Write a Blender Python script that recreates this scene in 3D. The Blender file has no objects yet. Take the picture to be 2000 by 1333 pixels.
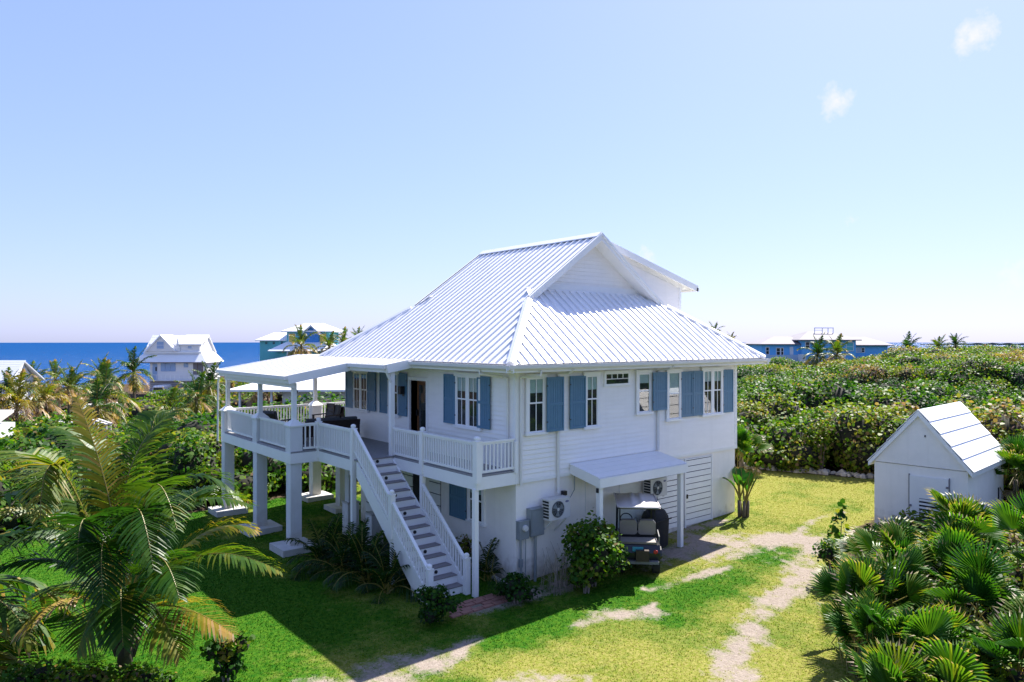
import bpy, math, random
import numpy as np
from mathutils import Vector, Matrix

random.seed(7)
rng = np.random.default_rng(7)
scene = bpy.context.scene
col = scene.collection
PI = math.pi

# ------------------------------------------------------------------ camera
cd = bpy.data.cameras.new("camera")
cam = bpy.data.objects.new("camera", cd)
col.objects.link(cam)
cam.location = (-11.84, -14.34, 6.3)
cam.rotation_euler = (math.radians(90.0), 0, math.radians(-39.25))
cd.sensor_width = 36.0
cd.lens = 25.29
cd.clip_start = 0.1
cd.clip_end = 30000
scene.camera = cam
CAM = (-11.84, -14.34)
FW = (0.6327, 0.7744)
RT = (0.7744, -0.6327)

# ------------------------------------------------------------------ light
SUN_EL = math.radians(49.5)
SUN_AZ = math.radians(74.2)          # from +Y towards +X
world = bpy.data.worlds.new("World")
scene.world = world
world.use_nodes = True
wn = world.node_tree
wn.nodes.clear()
sky = wn.nodes.new("ShaderNodeTexSky")
sky.sky_type = 'NISHITA'
sky.sun_disc = False
sky.sun_elevation = SUN_EL
sky.sun_rotation = SUN_AZ
sky.altitude = 0
sky.air_density = 1.0
sky.dust_density = 0.75
sky.ozone_density = 6.0
bg = wn.nodes.new("ShaderNodeBackground")
bg.inputs[1].default_value = 0.1
wo = wn.nodes.new("ShaderNodeOutputWorld")
wn.links.new(bg.outputs[0], wo.inputs[0])
wn.links.new(sky.outputs[0], bg.inputs[0])

sl = bpy.data.lights.new("sun", 'SUN')
sl.energy = 5.0
sl.angle = math.radians(0.53)
sl.color = (1.0, 0.95, 0.87)
sun = bpy.data.objects.new("sun", sl)
col.objects.link(sun)
SD = Vector((math.sin(SUN_AZ) * math.cos(SUN_EL), math.cos(SUN_AZ) * math.cos(SUN_EL), math.sin(SUN_EL)))
sun.rotation_euler = SD.to_track_quat('Z', 'Y').to_euler()
sun.location = SD * 60
scene.view_settings.view_transform = 'Standard'
scene.view_settings.look = 'None'
scene.view_settings.gamma = 1.0
scene.view_settings.use_curve_mapping = False
scene.view_settings.exposure = 1.42
scene.cycles.max_bounces = 8
scene.cycles.transparent_max_bounces = 12

SKY_TINT = (.69 * .187, .745 * .187, 1.578 * .187, 1)
# small clouds as part of the sky, fixed by direction
def dir_of(ax, el):
    """direction: ax degrees to the right of the view axis, el degrees up"""
    a, e = math.radians(ax), math.radians(el)
    h = Vector((FW[0] * math.cos(a) + RT[0] * math.sin(a), FW[1] * math.cos(a) + RT[1] * math.sin(a), 0))
    return (h * math.cos(e) + Vector((0, 0, math.sin(e)))).normalized()

def add_clouds():
    N, L = wn.nodes, wn.links
    tc = N.new("ShaderNodeTexCoord")
    nz = N.new("ShaderNodeTexNoise"); nz.inputs['Scale'].default_value = 60; nz.inputs['Detail'].default_value = 7
    nz.inputs['Roughness'].default_value = 0.62
    L.new(tc.outputs['Generated'], nz.inputs['Vector'])
    total = None
    for ax, el, rad, gain in ((32.8, 19.6, 0.03, .95), (24.3, 17.0, 0.028, .85), (10.6, 6.8, 0.02, .72), (25.2, 8.8, 0.014, .6), (35.2, 4.2, 0.03, .6)):
        d = N.new("ShaderNodeVectorMath"); d.operation = 'DISTANCE'
        v = dir_of(ax, el); d.inputs[1].default_value = v
        L.new(tc.outputs['Generated'], d.inputs[0])
        m = N.new("ShaderNodeMapRange"); m.inputs[1].default_value = 0; m.inputs[2].default_value = rad
        m.inputs[3].default_value = gain * .55; m.inputs[4].default_value = 0
        L.new(d.outputs['Value'], m.inputs[0])
        if total is None: total = m.outputs[0]
        else:
            a = N.new("ShaderNodeMath"); a.operation = 'ADD'; L.new(total, a.inputs[0]); L.new(m.outputs[0], a.inputs[1]); total = a.outputs[0]
    s = N.new("ShaderNodeMath"); s.operation = 'ADD'; L.new(total, s.inputs[0]); L.new(nz.outputs[0], s.inputs[1])
    r = N.new("ShaderNodeMapRange"); r.inputs[1].default_value = .62; r.inputs[2].default_value = 1.05
    r.inputs[3].default_value = 0; r.inputs[4].default_value = .9
    L.new(s.outputs[0], r.inputs[0])
    g = N.new("ShaderNodeMath"); g.operation = 'GREATER_THAN'; g.inputs[1].default_value = 0.001; L.new(total, g.inputs[0])
    mm = N.new("ShaderNodeMath"); mm.operation = 'MULTIPLY'; L.new(r.outputs[0], mm.inputs[0]); L.new(g.outputs[0], mm.inputs[1])
    hs = N.new('ShaderNodeHueSaturation'); hs.inputs['Saturation'].default_value = 1.02
    mx = N.new("ShaderNodeMixRGB"); mx.inputs[2].default_value = (3.68, 3.68, 3.7, 1)
    L.new(mm.outputs[0], mx.inputs[0]); tn = N.new('ShaderNodeMixRGB'); tn.blend_type = 'MULTIPLY'; tn.inputs[0].default_value = 1; tn.inputs[2].default_value = SKY_TINT; L.new(sky.outputs[0], tn.inputs[1]); L.new(tn.outputs[0], hs.inputs['Color']); gm_ = N.new('ShaderNodeGamma'); gm_.inputs[1].default_value = .5; L.new(hs.outputs[0], gm_.inputs[0]); sc_ = N.new('ShaderNodeMixRGB'); sc_.blend_type = 'MULTIPLY'; sc_.inputs[0].default_value = 1; sc_.inputs[2].default_value = (3.74, 3.74, 3.74, 1); L.new(gm_.outputs[0], sc_.inputs[1]); L.new(sc_.outputs[0], mx.inputs[1]); L.new(mx.outputs[0], bg.inputs[0])
add_clouds()

# ------------------------------------------------------------------ object helpers
def tag(o, label=None, cat=None, group=None, kind=None):
    if label: o["label"] = label
    if cat: o["category"] = cat
    if group: o["group"] = group
    if kind: o["kind"] = kind
    return o

def empty(name, loc=(0, 0, 0), rz=0, label=None, cat=None, group=None):
    o = bpy.data.objects.new(name, None)
    o.empty_display_size = .2
    col.objects.link(o)
    o.location = loc
    o.rotation_euler = (0, 0, rz)
    return tag(o, label, cat, group)

def link(name, me, parent=None, loc=None, rot=None, mats=None):
    o = bpy.data.objects.new(name, me)
    col.objects.link(o)
    if parent is not None: o.parent = parent
    if loc is not None: o.location = loc
    if rot is not None: o.rotation_euler = rot
    return o

def copy_tree(o, parent=None):
    c = o.copy()
    col.objects.link(c)
    c.parent = parent
    for ch in list(o.children):
        copy_tree(ch, c)
    return c

class MB:
    def __init__(s): s.v = []; s.f = []; s.m = []
    def poly(s, pts, m=0):
        b = len(s.v); s.v += [tuple(p) for p in pts]; s.f.append(tuple(range(b, b + len(pts)))); s.m.append(m); return s
    def hexa(s, p, m=0):
        b = len(s.v); s.v += [tuple(q) for q in p]
        for f in ((3, 2, 1, 0), (4, 5, 6, 7), (0, 1, 5, 4), (1, 2, 6, 5), (2, 3, 7, 6), (3, 0, 4, 7)):
            s.f.append(tuple(b + i for i in f)); s.m.append(m)
        return s
    def box(s, x0, x1, y0, y1, z0, z1, m=0):
        return s.hexa(((x0, y0, z0), (x1, y0, z0), (x1, y1, z0), (x0, y1, z0), (x0, y0, z1), (x1, y0, z1), (x1, y1, z1), (x0, y1, z1)), m)
    def frus(s, cx, cy, z0, z1, a, b, m=0):
        """square frustum half-width a at z0, b at z1"""
        return s.hexa(((cx - a, cy - a, z0), (cx + a, cy - a, z0), (cx + a, cy + a, z0), (cx - a, cy + a, z0),
                       (cx - b, cy - b, z1), (cx + b, cy - b, z1), (cx + b, cy + b, z1), (cx - b, cy + b, z1)), m)
    def prism(s, poly, vec, m=0):
        """closed prism of a polygon extruded along vec"""
        n = len(poly); b = len(s.v); w = Vector(vec)
        s.v += [tuple(p) for p in poly] + [tuple(Vector(p) + w) for p in poly]
        s.f.append(tuple(b + i for i in reversed(range(n)))); s.m.append(m)
        s.f.append(tuple(b + n + i for i in range(n))); s.m.append(m)
        for i in range(n):
            j = (i + 1) % n
            s.f.append((b + i, b + j, b + n + j, b + n + i)); s.m.append(m)
        return s
    def bar(s, p, q, w, h, m=0, up=(0, 0, 1)):
        p, q = Vector(p), Vector(q); d = (q - p).normalized(); u = Vector(up)
        x = d.cross(u)
        if x.length < 1e-4: x = d.cross(Vector((1, 0, 0)))
        x.normalize(); y = x.cross(d).normalized()
        a = [(-1, -1), (1, -1), (1, 1), (-1, 1)]
        return s.hexa([p + x * (w / 2 * i) + y * (h / 2 * j) for i, j in a] + [q + x * (w / 2 * i) + y * (h / 2 * j) for i, j in a], m)
    def tube(s, path, rad, n=8, m=0, cap=True):
        P = [Vector(p) for p in path]
        if not hasattr(rad, '__len__'): rad = [rad] * len(P)
        b = len(s.v); prev = None
        for i, p in enumerate(P):
            d = (P[min(i + 1, len(P) - 1)] - P[max(i - 1, 0)]).normalized()
            if prev is None:
                x = d.cross(Vector((0, 0, 1)))
                if x.length < .05: x = d.cross(Vector((1, 0, 0)))
            else: x = prev - d * prev.dot(d)
            x.normalize(); prev = x; y = d.cross(x)
            for k in range(n):
                a = 2 * PI * k / n
                s.v.append(tuple(p + (x * math.cos(a) + y * math.sin(a)) * rad[i]))
        for i in range(len(P) - 1):
            for k in range(n):
                k2 = (k + 1) % n
                s.f.append((b + i * n + k, b + i * n + k2, b + (i + 1) * n + k2, b + (i + 1) * n + k)); s.m.append(m)
        if cap:
            s.f.append(tuple(b + k for k in reversed(range(n)))); s.m.append(m)
            s.f.append(tuple(b + (len(P) - 1) * n + k for k in range(n))); s.m.append(m)
        return s
    def lathe(s, cx, cy, prof, n=12, m=0):
        b = len(s.v)
        for r, z in prof:
            for k in range(n):
                a = 2 * PI * k / n; s.v.append((cx + r * math.cos(a), cy + r * math.sin(a), z))
        for i in range(len(prof) - 1):
            for k in range(n):
                k2 = (k + 1) % n
                s.f.append((b + i * n + k, b + i * n + k2, b + (i + 1) * n + k2, b + (i + 1) * n + k)); s.m.append(m)
        s.f.append(tuple(b + k for k in reversed(range(n)))); s.m.append(m)
        s.f.append(tuple(b + (len(prof) - 1) * n + k for k in range(n))); s.m.append(m)
        return s
    def mesh(s, name, mats, smooth=False):
        me = bpy.data.meshes.new(name)
        me.from_pydata(s.v, [], s.f)
        if not isinstance(mats, (list, tuple)): mats = [mats]
        for q in mats: me.materials.append(q)
        if len(mats) > 1: me.polygons.foreach_set('material_index', s.m)
        if smooth: me.polygons.foreach_set('use_smooth', [True] * len(s.f))
        me.update()
        return me
    def build(s, name, mats, parent=None, smooth=False, loc=None, rot=None):
        return link(name, s.mesh(name, mats, smooth), parent, loc, rot)

def fast_mesh(name, V, F, mats, tint=None, midx=None, smooth=False):
    """numpy mesh; F is (n,k)"""
    V = np.asarray(V, np.float32); F = np.asarray(F, np.int32)
    me = bpy.data.meshes.new(name)
    n, k = F.shape
    me.vertices.add(len(V)); me.vertices.foreach_set('co', V.ravel())
    me.loops.add(n * k); me.loops.foreach_set('vertex_index', F.ravel())
    me.polygons.add(n)
    me.polygons.foreach_set('loop_start', np.arange(0, n * k, k, dtype=np.int32))
    if not isinstance(mats, (list, tuple)): mats = [mats]
    for q in mats: me.materials.append(q)
    if midx is not None: me.polygons.foreach_set('material_index', np.asarray(midx, np.int32))
    if smooth: me.polygons.foreach_set('use_smooth', np.ones(n, bool))
    me.update(calc_edges=True)
    if tint is not None:
        a = me.attributes.new('tint', 'FLOAT', 'FACE'); a.data.foreach_set('value', np.asarray(tint, np.float32))
    return me

# ------------------------------------------------------------------ materials
def new_mat(name):
    m = bpy.data.materials.new(name); m.use_nodes = True
    nt = m.node_tree
    return m, nt.nodes, nt.links, nt.nodes['Principled BSDF']

def paint(name, c, rough=.5, var=.06, scale=3.0, bump=0.0, bscale=60.0, metal=0.0, spec=.5, dirt=None, stretch=None, splash=0.0, streak=0.0):
    m, N, L, p = new_mat(name)
    p.inputs['Roughness'].default_value = rough
    p.inputs['Metallic'].default_value = metal
    p.inputs['Specular IOR Level'].default_value = spec
    tc = N.new('ShaderNodeTexCoord')
    src = tc.outputs['Object']
    if stretch:
        mp = N.new('ShaderNodeMapping'); mp.inputs['Scale'].default_value = stretch
        L.new(src, mp.inputs['Vector']); src = mp.outputs[0]
    nz = N.new('ShaderNodeTexNoise'); nz.inputs['Scale'].default_value = scale; nz.inputs['Detail'].default_value = 6
    nz.inputs['Roughness'].default_value = .65
    L.new(src, nz.inputs['Vector'])
    rp = N.new('ShaderNodeValToRGB')
    rp.color_ramp.elements[0].position = .3; rp.color_ramp.elements[1].position = .7
    d = dirt if dirt else tuple(x * (1 - var * 2) for x in c)
    rp.color_ramp.elements[0].color = (*d, 1)
    rp.color_ramp.elements[1].color = (*c, 1)
    L.new(nz.outputs[0], rp.inputs[0]); cur = rp.outputs[0]
    def over(fac, colr):
        mx = N.new('ShaderNodeMixRGB'); mx.inputs[2].default_value = (*colr, 1); L.new(fac, mx.inputs[0]); L.new(cur, mx.inputs[1]); return mx.outputs[0]
    if streak:      # thin vertical weather streaks
        m2 = N.new('ShaderNodeMapping'); m2.inputs['Scale'].default_value = (7, 7, .45); L.new(tc.outputs['Object'], m2.inputs['Vector'])
        n3 = N.new('ShaderNodeTexNoise'); n3.inputs['Scale'].default_value = 1.0; n3.inputs['Detail'].default_value = 6; L.new(m2.outputs[0], n3.inputs['Vector'])
        r3 = N.new('ShaderNodeMapRange'); r3.inputs[1].default_value = .52; r3.inputs[2].default_value = .78; r3.inputs[4].default_value = streak; L.new(n3.outputs[0], r3.inputs[0])
        cur = over(r3.outputs[0], (.46, .42, .36))
    if splash:      # soil splashed up the foot of the wall
        sx = N.new('ShaderNodeSeparateXYZ'); L.new(tc.outputs['Object'], sx.inputs[0])
        n4 = N.new('ShaderNodeTexNoise'); n4.inputs['Scale'].default_value = 5; n4.inputs['Detail'].default_value = 7; L.new(tc.outputs['Object'], n4.inputs['Vector'])
        ad = N.new('ShaderNodeMath'); ad.operation = 'MULTIPLY_ADD'; ad.inputs[1].default_value = -1.1; L.new(n4.outputs[0], ad.inputs[0]); L.new(sx.outputs['Z'], ad.inputs[2])
        r4 = N.new('ShaderNodeMapRange'); r4.inputs[1].default_value = -.55; r4.inputs[2].default_value = .12; r4.inputs[3].default_value = splash; r4.inputs[4].default_value = 0; L.new(ad.outputs[0], r4.inputs[0])
        cur = over(r4.outputs[0], (.30, .23, .16))
    L.new(cur, p.inputs['Base Color'])
    if bump:
        n2 = N.new('ShaderNodeTexNoise'); n2.inputs['Scale'].default_value = bscale; n2.inputs['Detail'].default_value = 4
        L.new(src, n2.inputs['Vector'])
        b = N.new('ShaderNodeBump'); b.inputs['Strength'].default_value = bump; b.inputs['Distance'].default_value = .01
        L.new(n2.outputs[0], b.inputs['Height']); L.new(b.outputs[0], p.inputs['Normal'])
    return m

def leaf_mat(name, cols, rough=.42, trans=.35, tcol=(1.25, 1.2, .55), spec=.5):
    """cols: list of (pos, rgb) for the tint attribute"""
    m, N, L, p = new_mat(name)
    at = N.new('ShaderNodeAttribute'); at.attribute_name = 'tint'
    rp = N.new('ShaderNodeValToRGB')
    e = rp.color_ramp.elements
    while len(e) < len(cols): e.new(.5)
    for q, (pos, c) in zip(e, cols): q.position = pos; q.color = (*c, 1)
    L.new(at.outputs['Fac'], rp.inputs[0])
    L.new(rp.outputs[0], p.inputs['Base Color'])
    p.inputs['Roughness'].default_value = rough
    p.inputs['Specular IOR Level'].default_value = spec
    t = N.new('ShaderNodeBsdfTranslucent')
    mu = N.new('ShaderNodeMixRGB'); mu.blend_type = 'MULTIPLY'; mu.inputs[0].default_value = 1; mu.inputs[2].default_value = (*tcol, 1)
    L.new(rp.outputs[0], mu.inputs[1]); L.new(mu.outputs[0], t.inputs[0])
    mx = N.new('ShaderNodeMixShader'); mx.inputs[0].default_value = trans
    L.new(p.outputs[0], mx.inputs[1]); L.new(t.outputs[0], mx.inputs[2])
    L.new(mx.outputs[0], N['Material Output'].inputs[0])
    return m

def glass_mat(name, tint=(.9, .95, .95)):
    m, N, L, p = new_mat(name)
    N.remove(p)
    tr = N.new('ShaderNodeBsdfTransparent'); tr.inputs[0].default_value = (*tint, 1)
    gl = N.new('ShaderNodeBsdfGlossy'); gl.inputs['Roughness'].default_value = .015
    fr = N.new('ShaderNodeFresnel'); fr.inputs['IOR'].default_value = 1.7
    mx = N.new('ShaderNodeMixShader')
    ge = N.new('ShaderNodeNewGeometry'); iv = N.new('ShaderNodeMath'); iv.operation = 'SUBTRACT'; iv.inputs[0].default_value = 1; L.new(ge.outputs['Backfacing'], iv.inputs[1])
    ml = N.new('ShaderNodeMath'); ml.operation = 'MULTIPLY'; L.new(fr.outputs[0], ml.inputs[0]); L.new(iv.outputs[0], ml.inputs[1])
    L.new(ml.outputs[0], mx.inputs[0]); L.new(tr.outputs[0], mx.inputs[1]); L.new(gl.outputs[0], mx.inputs[2])
    L.new(mx.outputs[0], N['Material Output'].inputs[0])
    return m

M = {}
M['white'] = paint('white_paint', (.80, .79, .77), .45, .035, 1.6, .05, 40)
M['siding'] = paint('white_siding', (.90, .865, .815), .5, .035, 1.2, .08, 30, stretch=(1, 1, 5), streak=.10)
M['stucco'] = paint('white_stucco', (.90, .855, .795), .8, .05, 1.1, .35, 45, streak=.10, splash=.75)
M['roof'] = paint('white_roof_metal', (.84, .835, .84), .38, .045, .9, 0, metal=0.0)
M['porch_sheet'] = paint('grey_white_porch_sheet', (.52, .52, .55), .5, .04, 1.5)
M['trim'] = paint('white_trim', (.85, .84, .82), .4, .03, 2.5)
M['gutter'] = paint('gutter_white', (.76, .74, .71), .4, .04, 2.0)
M['shutter'] = paint('blue_shutter_paint', (.085, .20, .30), .5, .06, 6, .05, 50)
M['dark'] = paint('dark_interior', (.012, .012, .014), .8, .1, 3)  # flat near-black colour in place of the unlit space behind openings
M['blind'] = paint('blind_fabric', (.50, .56, .55), .8, .05, 8)
M['glass'] = glass_mat('window_glass')
M['door'] = paint('stained_door_wood', (.23, .095, .035), .4, .2, 9, stretch=(1, 1, .2))
M['tread'] = paint('weathered_tread_boards', (.26, .235, .235), .75, .15, 12, .2, 40, stretch=(.3, 3, 1))
M['deckb'] = paint('weathered_deck_boards', (.30, .29, .30), .75, .13, 8, .2, 40)
M['black'] = paint('black_metal', (.012, .012, .013), .4, .1, 5)
M['concrete'] = paint('pale_concrete', (.55, .53, .50), .85, .1, 4, .3, 30)
M['ppost'] = paint('column_render', (.70, .70, .70), .75, .05, 2.0, .2, 40, streak=.3, splash=.5)
M['grey_metal'] = paint('grey_steel_box', (.27, .30, .32), .45, .08, 3, metal=.2)
M['wicker'] = paint('dark_outdoor_wood', (.035, .018, .011), .5, .2, 14)
M['cushion'] = paint('grey_cushion_fabric', (.10, .105, .115), .9, .1, 20)

# ------------------------------------------------------------------ terrain
def sstep(v, a, b):
    t = np.clip((np.asarray(v, float) - a) / (b - a), 0, 1)
    return t * t * (3 - 2 * t)

def polar(x, y):
    dx = np.asarray(x, float) - CAM[0]; dy = np.asarray(y, float) - CAM[1]
    d = dx * FW[0] + dy * FW[1]; l = dx * RT[0] + dy * RT[1]
    return np.degrees(np.arctan2(l, d)), np.hypot(d, l)

_ph = rng.uniform(0, 6.28, (14, 3)); _dr = rng.uniform(0, 6.28, 14)
def wob(x, y, wl):
    """smooth pseudo-noise about -1..1, wavelength wl"""
    x = np.asarray(x, float); y = np.asarray(y, float); s = 0
    for i in range(7):
        k = 2 * PI / (wl * (0.6 + .13 * i))
        s = s + np.sin(k * (x * math.cos(_dr[i]) + y * math.sin(_dr[i])) + _ph[i, 0]) * np.cos(k * .7 * (y * math.cos(_dr[i + 7]) - x * math.sin(_dr[i + 7])) + _ph[i, 1])
    return s / 2.6

HF = ([-180, -60, -26, -21, -17, -5, 5, 14, 19.6, 24, 27.1, 28.6, 35, 60, 100, 180],
      [-2, -2, -2, -.5, 1.5, 1.2, .8, .9, 1.0, 1.3, 2.1, 3.0, 3.2, 3.0, 1, -2])
def ground_z(x, y):
    x = np.asarray(x, float); y = np.asarray(y, float)
    az, r = polar(x, y)
    g0 = .045 * np.clip(x - .5, 0, 15) + .02 * np.clip(x, -12, 0)
    hf = np.interp(az, HF[0], HF[1])
    g = g0 + (hf - g0) * sstep(r, 32, 90)
    g = g + wob(x, y, 26) * .35 * sstep(r, 34, 60) + wob(x, y, 5) * .02
    return g + (-16 - g) * sstep(r, 150, 250)

def seg_dist(x, y, pts):
    """distance to a polyline of (x,y,width): min of distance/width"""
    best = np.full(np.shape(x), 1e9)
    for (ax, ay, aw), (bx, by, bw) in zip(pts[:-1], pts[1:]):
        vx, vy = bx - ax, by - ay
        t = np.clip(((x - ax) * vx + (y - ay) * vy) / (vx * vx + vy * vy), 0, 1)
        d = np.hypot(x - ax - t * vx, y - ay - t * vy) / (aw + (bw - aw) * t)
        best = np.minimum(best, d)
    return best

def in_poly(x, y, poly):
    r = np.zeros(np.shape(x), bool); n = len(poly)
    for i in range(n):
        x0, y0 = poly[i]; x1, y1 = poly[(i + 1) % n]
        c = ((y0 > y) != (y1 > y)) & (x < (x1 - x0) * (y - y0) / (y1 - y0 + 1e-12) + x0)
        r ^= c
    return r

LAWN = [(-34, 13.6), (-3, 13.9), (3.2, 14.4), (10, 13), (16.2, 4.0), (18.3, -1.3), (15, -3.6), (10.5, -3.7),
        (7.9, -4.9), (4.4, -6.2), (1.4, -8.2), (-1, -10), (-4, -15), (-34, -15)]
def lawn_edge_dist(x, y):
    return seg_dist(x, y, [(a, b, 1.0) for a, b in LAWN + LAWN[:1]])
SANDS = [[(-8.2, -2.6, .25), (-6.4, -2.0, .55), (-5.0, -2.25, .6), (-3.7, -2.2, .4), (-2.9, -2.0, .22)],
         [(-1.9, -.6, .3), (-1.1, -.5, .4), (-.2, -.75, .35), (.8, -.8, .3)],
         [(-.6, -2.9, .18), (.3, -3.0, .36), (1.0, -3.5, .3), (1.7, -3.2, .12)],
         [(3.6, -.6, .7), (4.9, -1.3, .9), (6.2, -1.9, 1.1), (7.7, -2.7, .8), (8.7, -3.3, .55), (7.8, -3.9, .5), (6.0, -4.6, .4), (4.4, -5.0, .38), (2.7, -5.3, .40), (1.0, -5.9, .36), (-.8, -6.8, .36), (-2.2, -7.6, .3)],
         [(5.2, -3.1, .12), (3.6, -2.8, .2), (2.2, -2.5, .15)],
         [(8.4, -2.9, .2), (10.5, -2.4, .16), (12.2, -2.6, .06)],
         [(-4.0, -4.0, .2), (-3.0, -4.2, .3), (-2.2, -4.7, .15)],
         [(6.7, -.3, .4), (8.6, -.4, .3)]]
def sand_amount(x, y):
    s = np.zeros(np.shape(x))
    n = wob(x, y, 2.1) * .45 + wob(x * 1.1, y * .9, .7) * .45
    for p in SANDS:
        s = np.maximum(s, 1 - sstep(seg_dist(x, y, p) + n, .2, 1.75))
    return s * np.clip(.95 + .55 * wob(x, y, 1.1), .4, 1)
def dry_amount(x, y):
    b = .40 + .20 * sstep(x, -1, 6) + .22 * sstep(x, 8, 12) + .25 * sstep(-y, 2.5, 6) * sstep(x, -6, -1) + wob(x, y, 4.2) * .3 + wob(x, y, 1.3) * .16
    b = b - .52 * sstep(-x, 3.2, 6) * sstep(y, -2.5, 1) - .34 * (1 - sstep(seg_dist(x, y, [(1.2, -4.0, 1), (4.0, -3.7, 1), (7.2, -3.3, 1)]), .25, 1.0)) - .3 * (1 - sstep(seg_dist(x, y, [(-2.6, -2.7, 1), (0, -2.2, 1), (2.4, -2.1, 1)]), .2, .8))
    b = b + .30 * (1 - sstep(np.hypot(x + 1.6, y + 4.4), .8, 3.0)) + .2 * sstep(x, 9, 12)
    return np.clip(b, 0, 1)

def axis_coords(lo, hi, f0, f1, step):
    c = list(np.arange(f0, f1 + 1e-6, step)); s = step; v = f1
    while v < hi: s *= 1.16; v += s; c.append(v)
    s = step; v = f0
    while v > lo: s *= 1.16; v -= s; c.insert(0, v)
    return np.array(c)
gx = axis_coords(-330, 330, -14, 20, .2); gy = axis_coords(-330, 330, -14, 17, .2)
GX, GY = np.meshgrid(gx, gy, indexing='ij')
GZ = ground_z(GX, GY)
nx, ny = GX.shape
idx = np.arange(nx * ny).reshape(nx, ny)
gf = np.stack([idx[:-1, :-1], idx[1:, :-1], idx[1:, 1:], idx[:-1, 1:]], -1).reshape(-1, 4)

gm, N, L, p = new_mat('lawn_and_sand')
p.inputs['Roughness'].default_value = .95; p.inputs['Specular IOR Level'].default_value = .03
def attr(nm):
    a = N.new('ShaderNodeAttribute'); a.attribute_name = nm; return a.outputs['Fac']
def noise(sc, det=5, rough=.6):
    n = N.new('ShaderNodeTexNoise'); n.inputs['Scale'].default_value = sc; n.inputs['Detail'].default_value = det; n.inputs['Roughness'].default_value = rough
    tc = N.new('ShaderNodeTexCoord'); L.new(tc.outputs['Object'], n.inputs['Vector']); return n.outputs[0]
def mixc(f, a, b):
    m = N.new('ShaderNodeMixRGB')
    for k, s in ((0, f), (1, a), (2, b)):
        if isinstance(s, tuple): m.inputs[k].default_value = (*s, 1)
        elif isinstance(s, (int, float)): m.inputs[k].default_value = s
        else: L.new(s, m.inputs[k])
    return m.outputs[0]
def rng_map(s, a, b, c=0, d=1):
    m = N.new('ShaderNodeMapRange')
    for i, q in zip((1, 2, 3, 4), (a, b, c, d)): m.inputs[i].default_value = q
    L.new(s, m.inputs[0]); return m.outputs[0]
def math_n(op, a, b):
    m = N.new('ShaderNodeMath'); m.operation = op
    for k, s in enumerate((a, b)):
        if isinstance(s, (int, float)): m.inputs[k].default_value = s
        else: L.new(s, m.inputs[k])
    return m.outputs[0]
green = mixc(rng_map(noise(9, 6), .35, .65), (.014, .080, .005), (.055, .130, .008))
straw = mixc(rng_map(noise(14, 6), .35, .65), (.140, .170, .018), (.26, .235, .070))
dryf = rng_map(math_n('ADD', attr('dry'), math_n('MULTIPLY', math_n('SUBTRACT', noise(5.5, 8, .7), .5), 1.3)), .2, .85)
grass = mixc(dryf, green, straw)
grass = mixc(rng_map(noise(38, 3), .58, .72, 0, .5), grass, (.085, .07, .03))
sandc = mixc(rng_map(noise(11, 7, .7), .3, .7), (.215, .175, .14), (.33, .28, .235))
sandc = mixc(rng_map(noise(70, 2), .6, .7, 0, .55), sandc, (.12, .095, .065))
sf = rng_map(math_n('ADD', attr('sand'), math_n('MULTIPLY', math_n('SUBTRACT', noise(7, 9, .78), .5), 2.0)), .28, .86)
c = mixc(sf, grass, sandc)
soil = mixc(rng_map(noise(3, 7, .7), .35, .65), (.035, .025, .017), (.10, .072, .05))
c = mixc(rng_map(math_n('ADD', attr('soil'), math_n('MULTIPLY', math_n('SUBTRACT', noise(4, 6), .5), .9)), .4, .6), c, soil)
L.new(c, p.inputs['Base Color'])
bp = N.new('ShaderNodeBump'); bp.inputs['Strength'].default_value = .7; bp.inputs['Distance'].default_value = .04
L.new(math_n('ADD', noise(30, 4), math_n('MULTIPLY', noise(6, 4), 1.2)), bp.inputs['Height']); L.new(bp.outputs[0], p.inputs['Normal'])

gme = fast_mesh('ground', np.stack([GX, GY, GZ], -1).reshape(-1, 3), gf, gm, smooth=True)
inl = in_poly(GX, GY, LAWN); led = lawn_edge_dist(GX, GY)
soil_v = np.where(inl, .5 - led / 1.2, .5 + led / 1.2).clip(0, 1)
for nm, val in (('sand', sand_amount(GX, GY)), ('dry', dry_amount(GX, GY)), ('soil', soil_v)):
    a = gme.attributes.new(nm, 'FLOAT', 'POINT'); a.data.foreach_set('value', val.ravel().astype(np.float32))
ground = tag(link('ground', gme), kind='structure')

# sea
sm, N, L, p = new_mat('sea_water')
N.remove(p); p = N.new('ShaderNodeBsdfDiffuse'); pg = N.new('ShaderNodeBsdfGlossy'); pg.inputs['Roughness'].default_value = .3; pm = N.new('ShaderNodeMixShader'); pm.inputs[0].default_value = .05
L.new(p.outputs[0], pm.inputs[1]); L.new(pg.outputs[0], pm.inputs[2]); L.new(pm.outputs[0], N['Material Output'].inputs[0])
tc = N.new('ShaderNodeTexCoord')
mp = N.new('ShaderNodeMapping'); mp.inputs['Rotation'].default_value = (0, 0, math.radians(51)); mp.inputs['Scale'].default_value = (.02, .06, 1)
L.new(tc.outputs['Object'], mp.inputs[0])
n1 = N.new('ShaderNodeTexNoise'); n1.inputs['Scale'].default_value = 6; n1.inputs['Detail'].default_value = 9; n1.inputs['Roughness'].default_value = .72
L.new(mp.outputs[0], n1.inputs['Vector'])
r1 = N.new('ShaderNodeValToRGB'); e = r1.color_ramp.elements
e[0].position = .3; e[0].color = (.0003, .022, .095, 1); e[1].position = .57; e[1].color = (.0006, .052, .175, 1)
q = e.new(.645); q.color = (.001, .065, .21, 1); q = e.new(.685); q.color = (.55, .6, .62, 1)
L.new(n1.outputs[0], r1.inputs[0]); L.new(r1.outputs[0], p.inputs['Color'])
bp = N.new('ShaderNodeBump'); bp.inputs['Strength'].default_value = .9; bp.inputs['Distance'].default_value = 2.5
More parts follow.
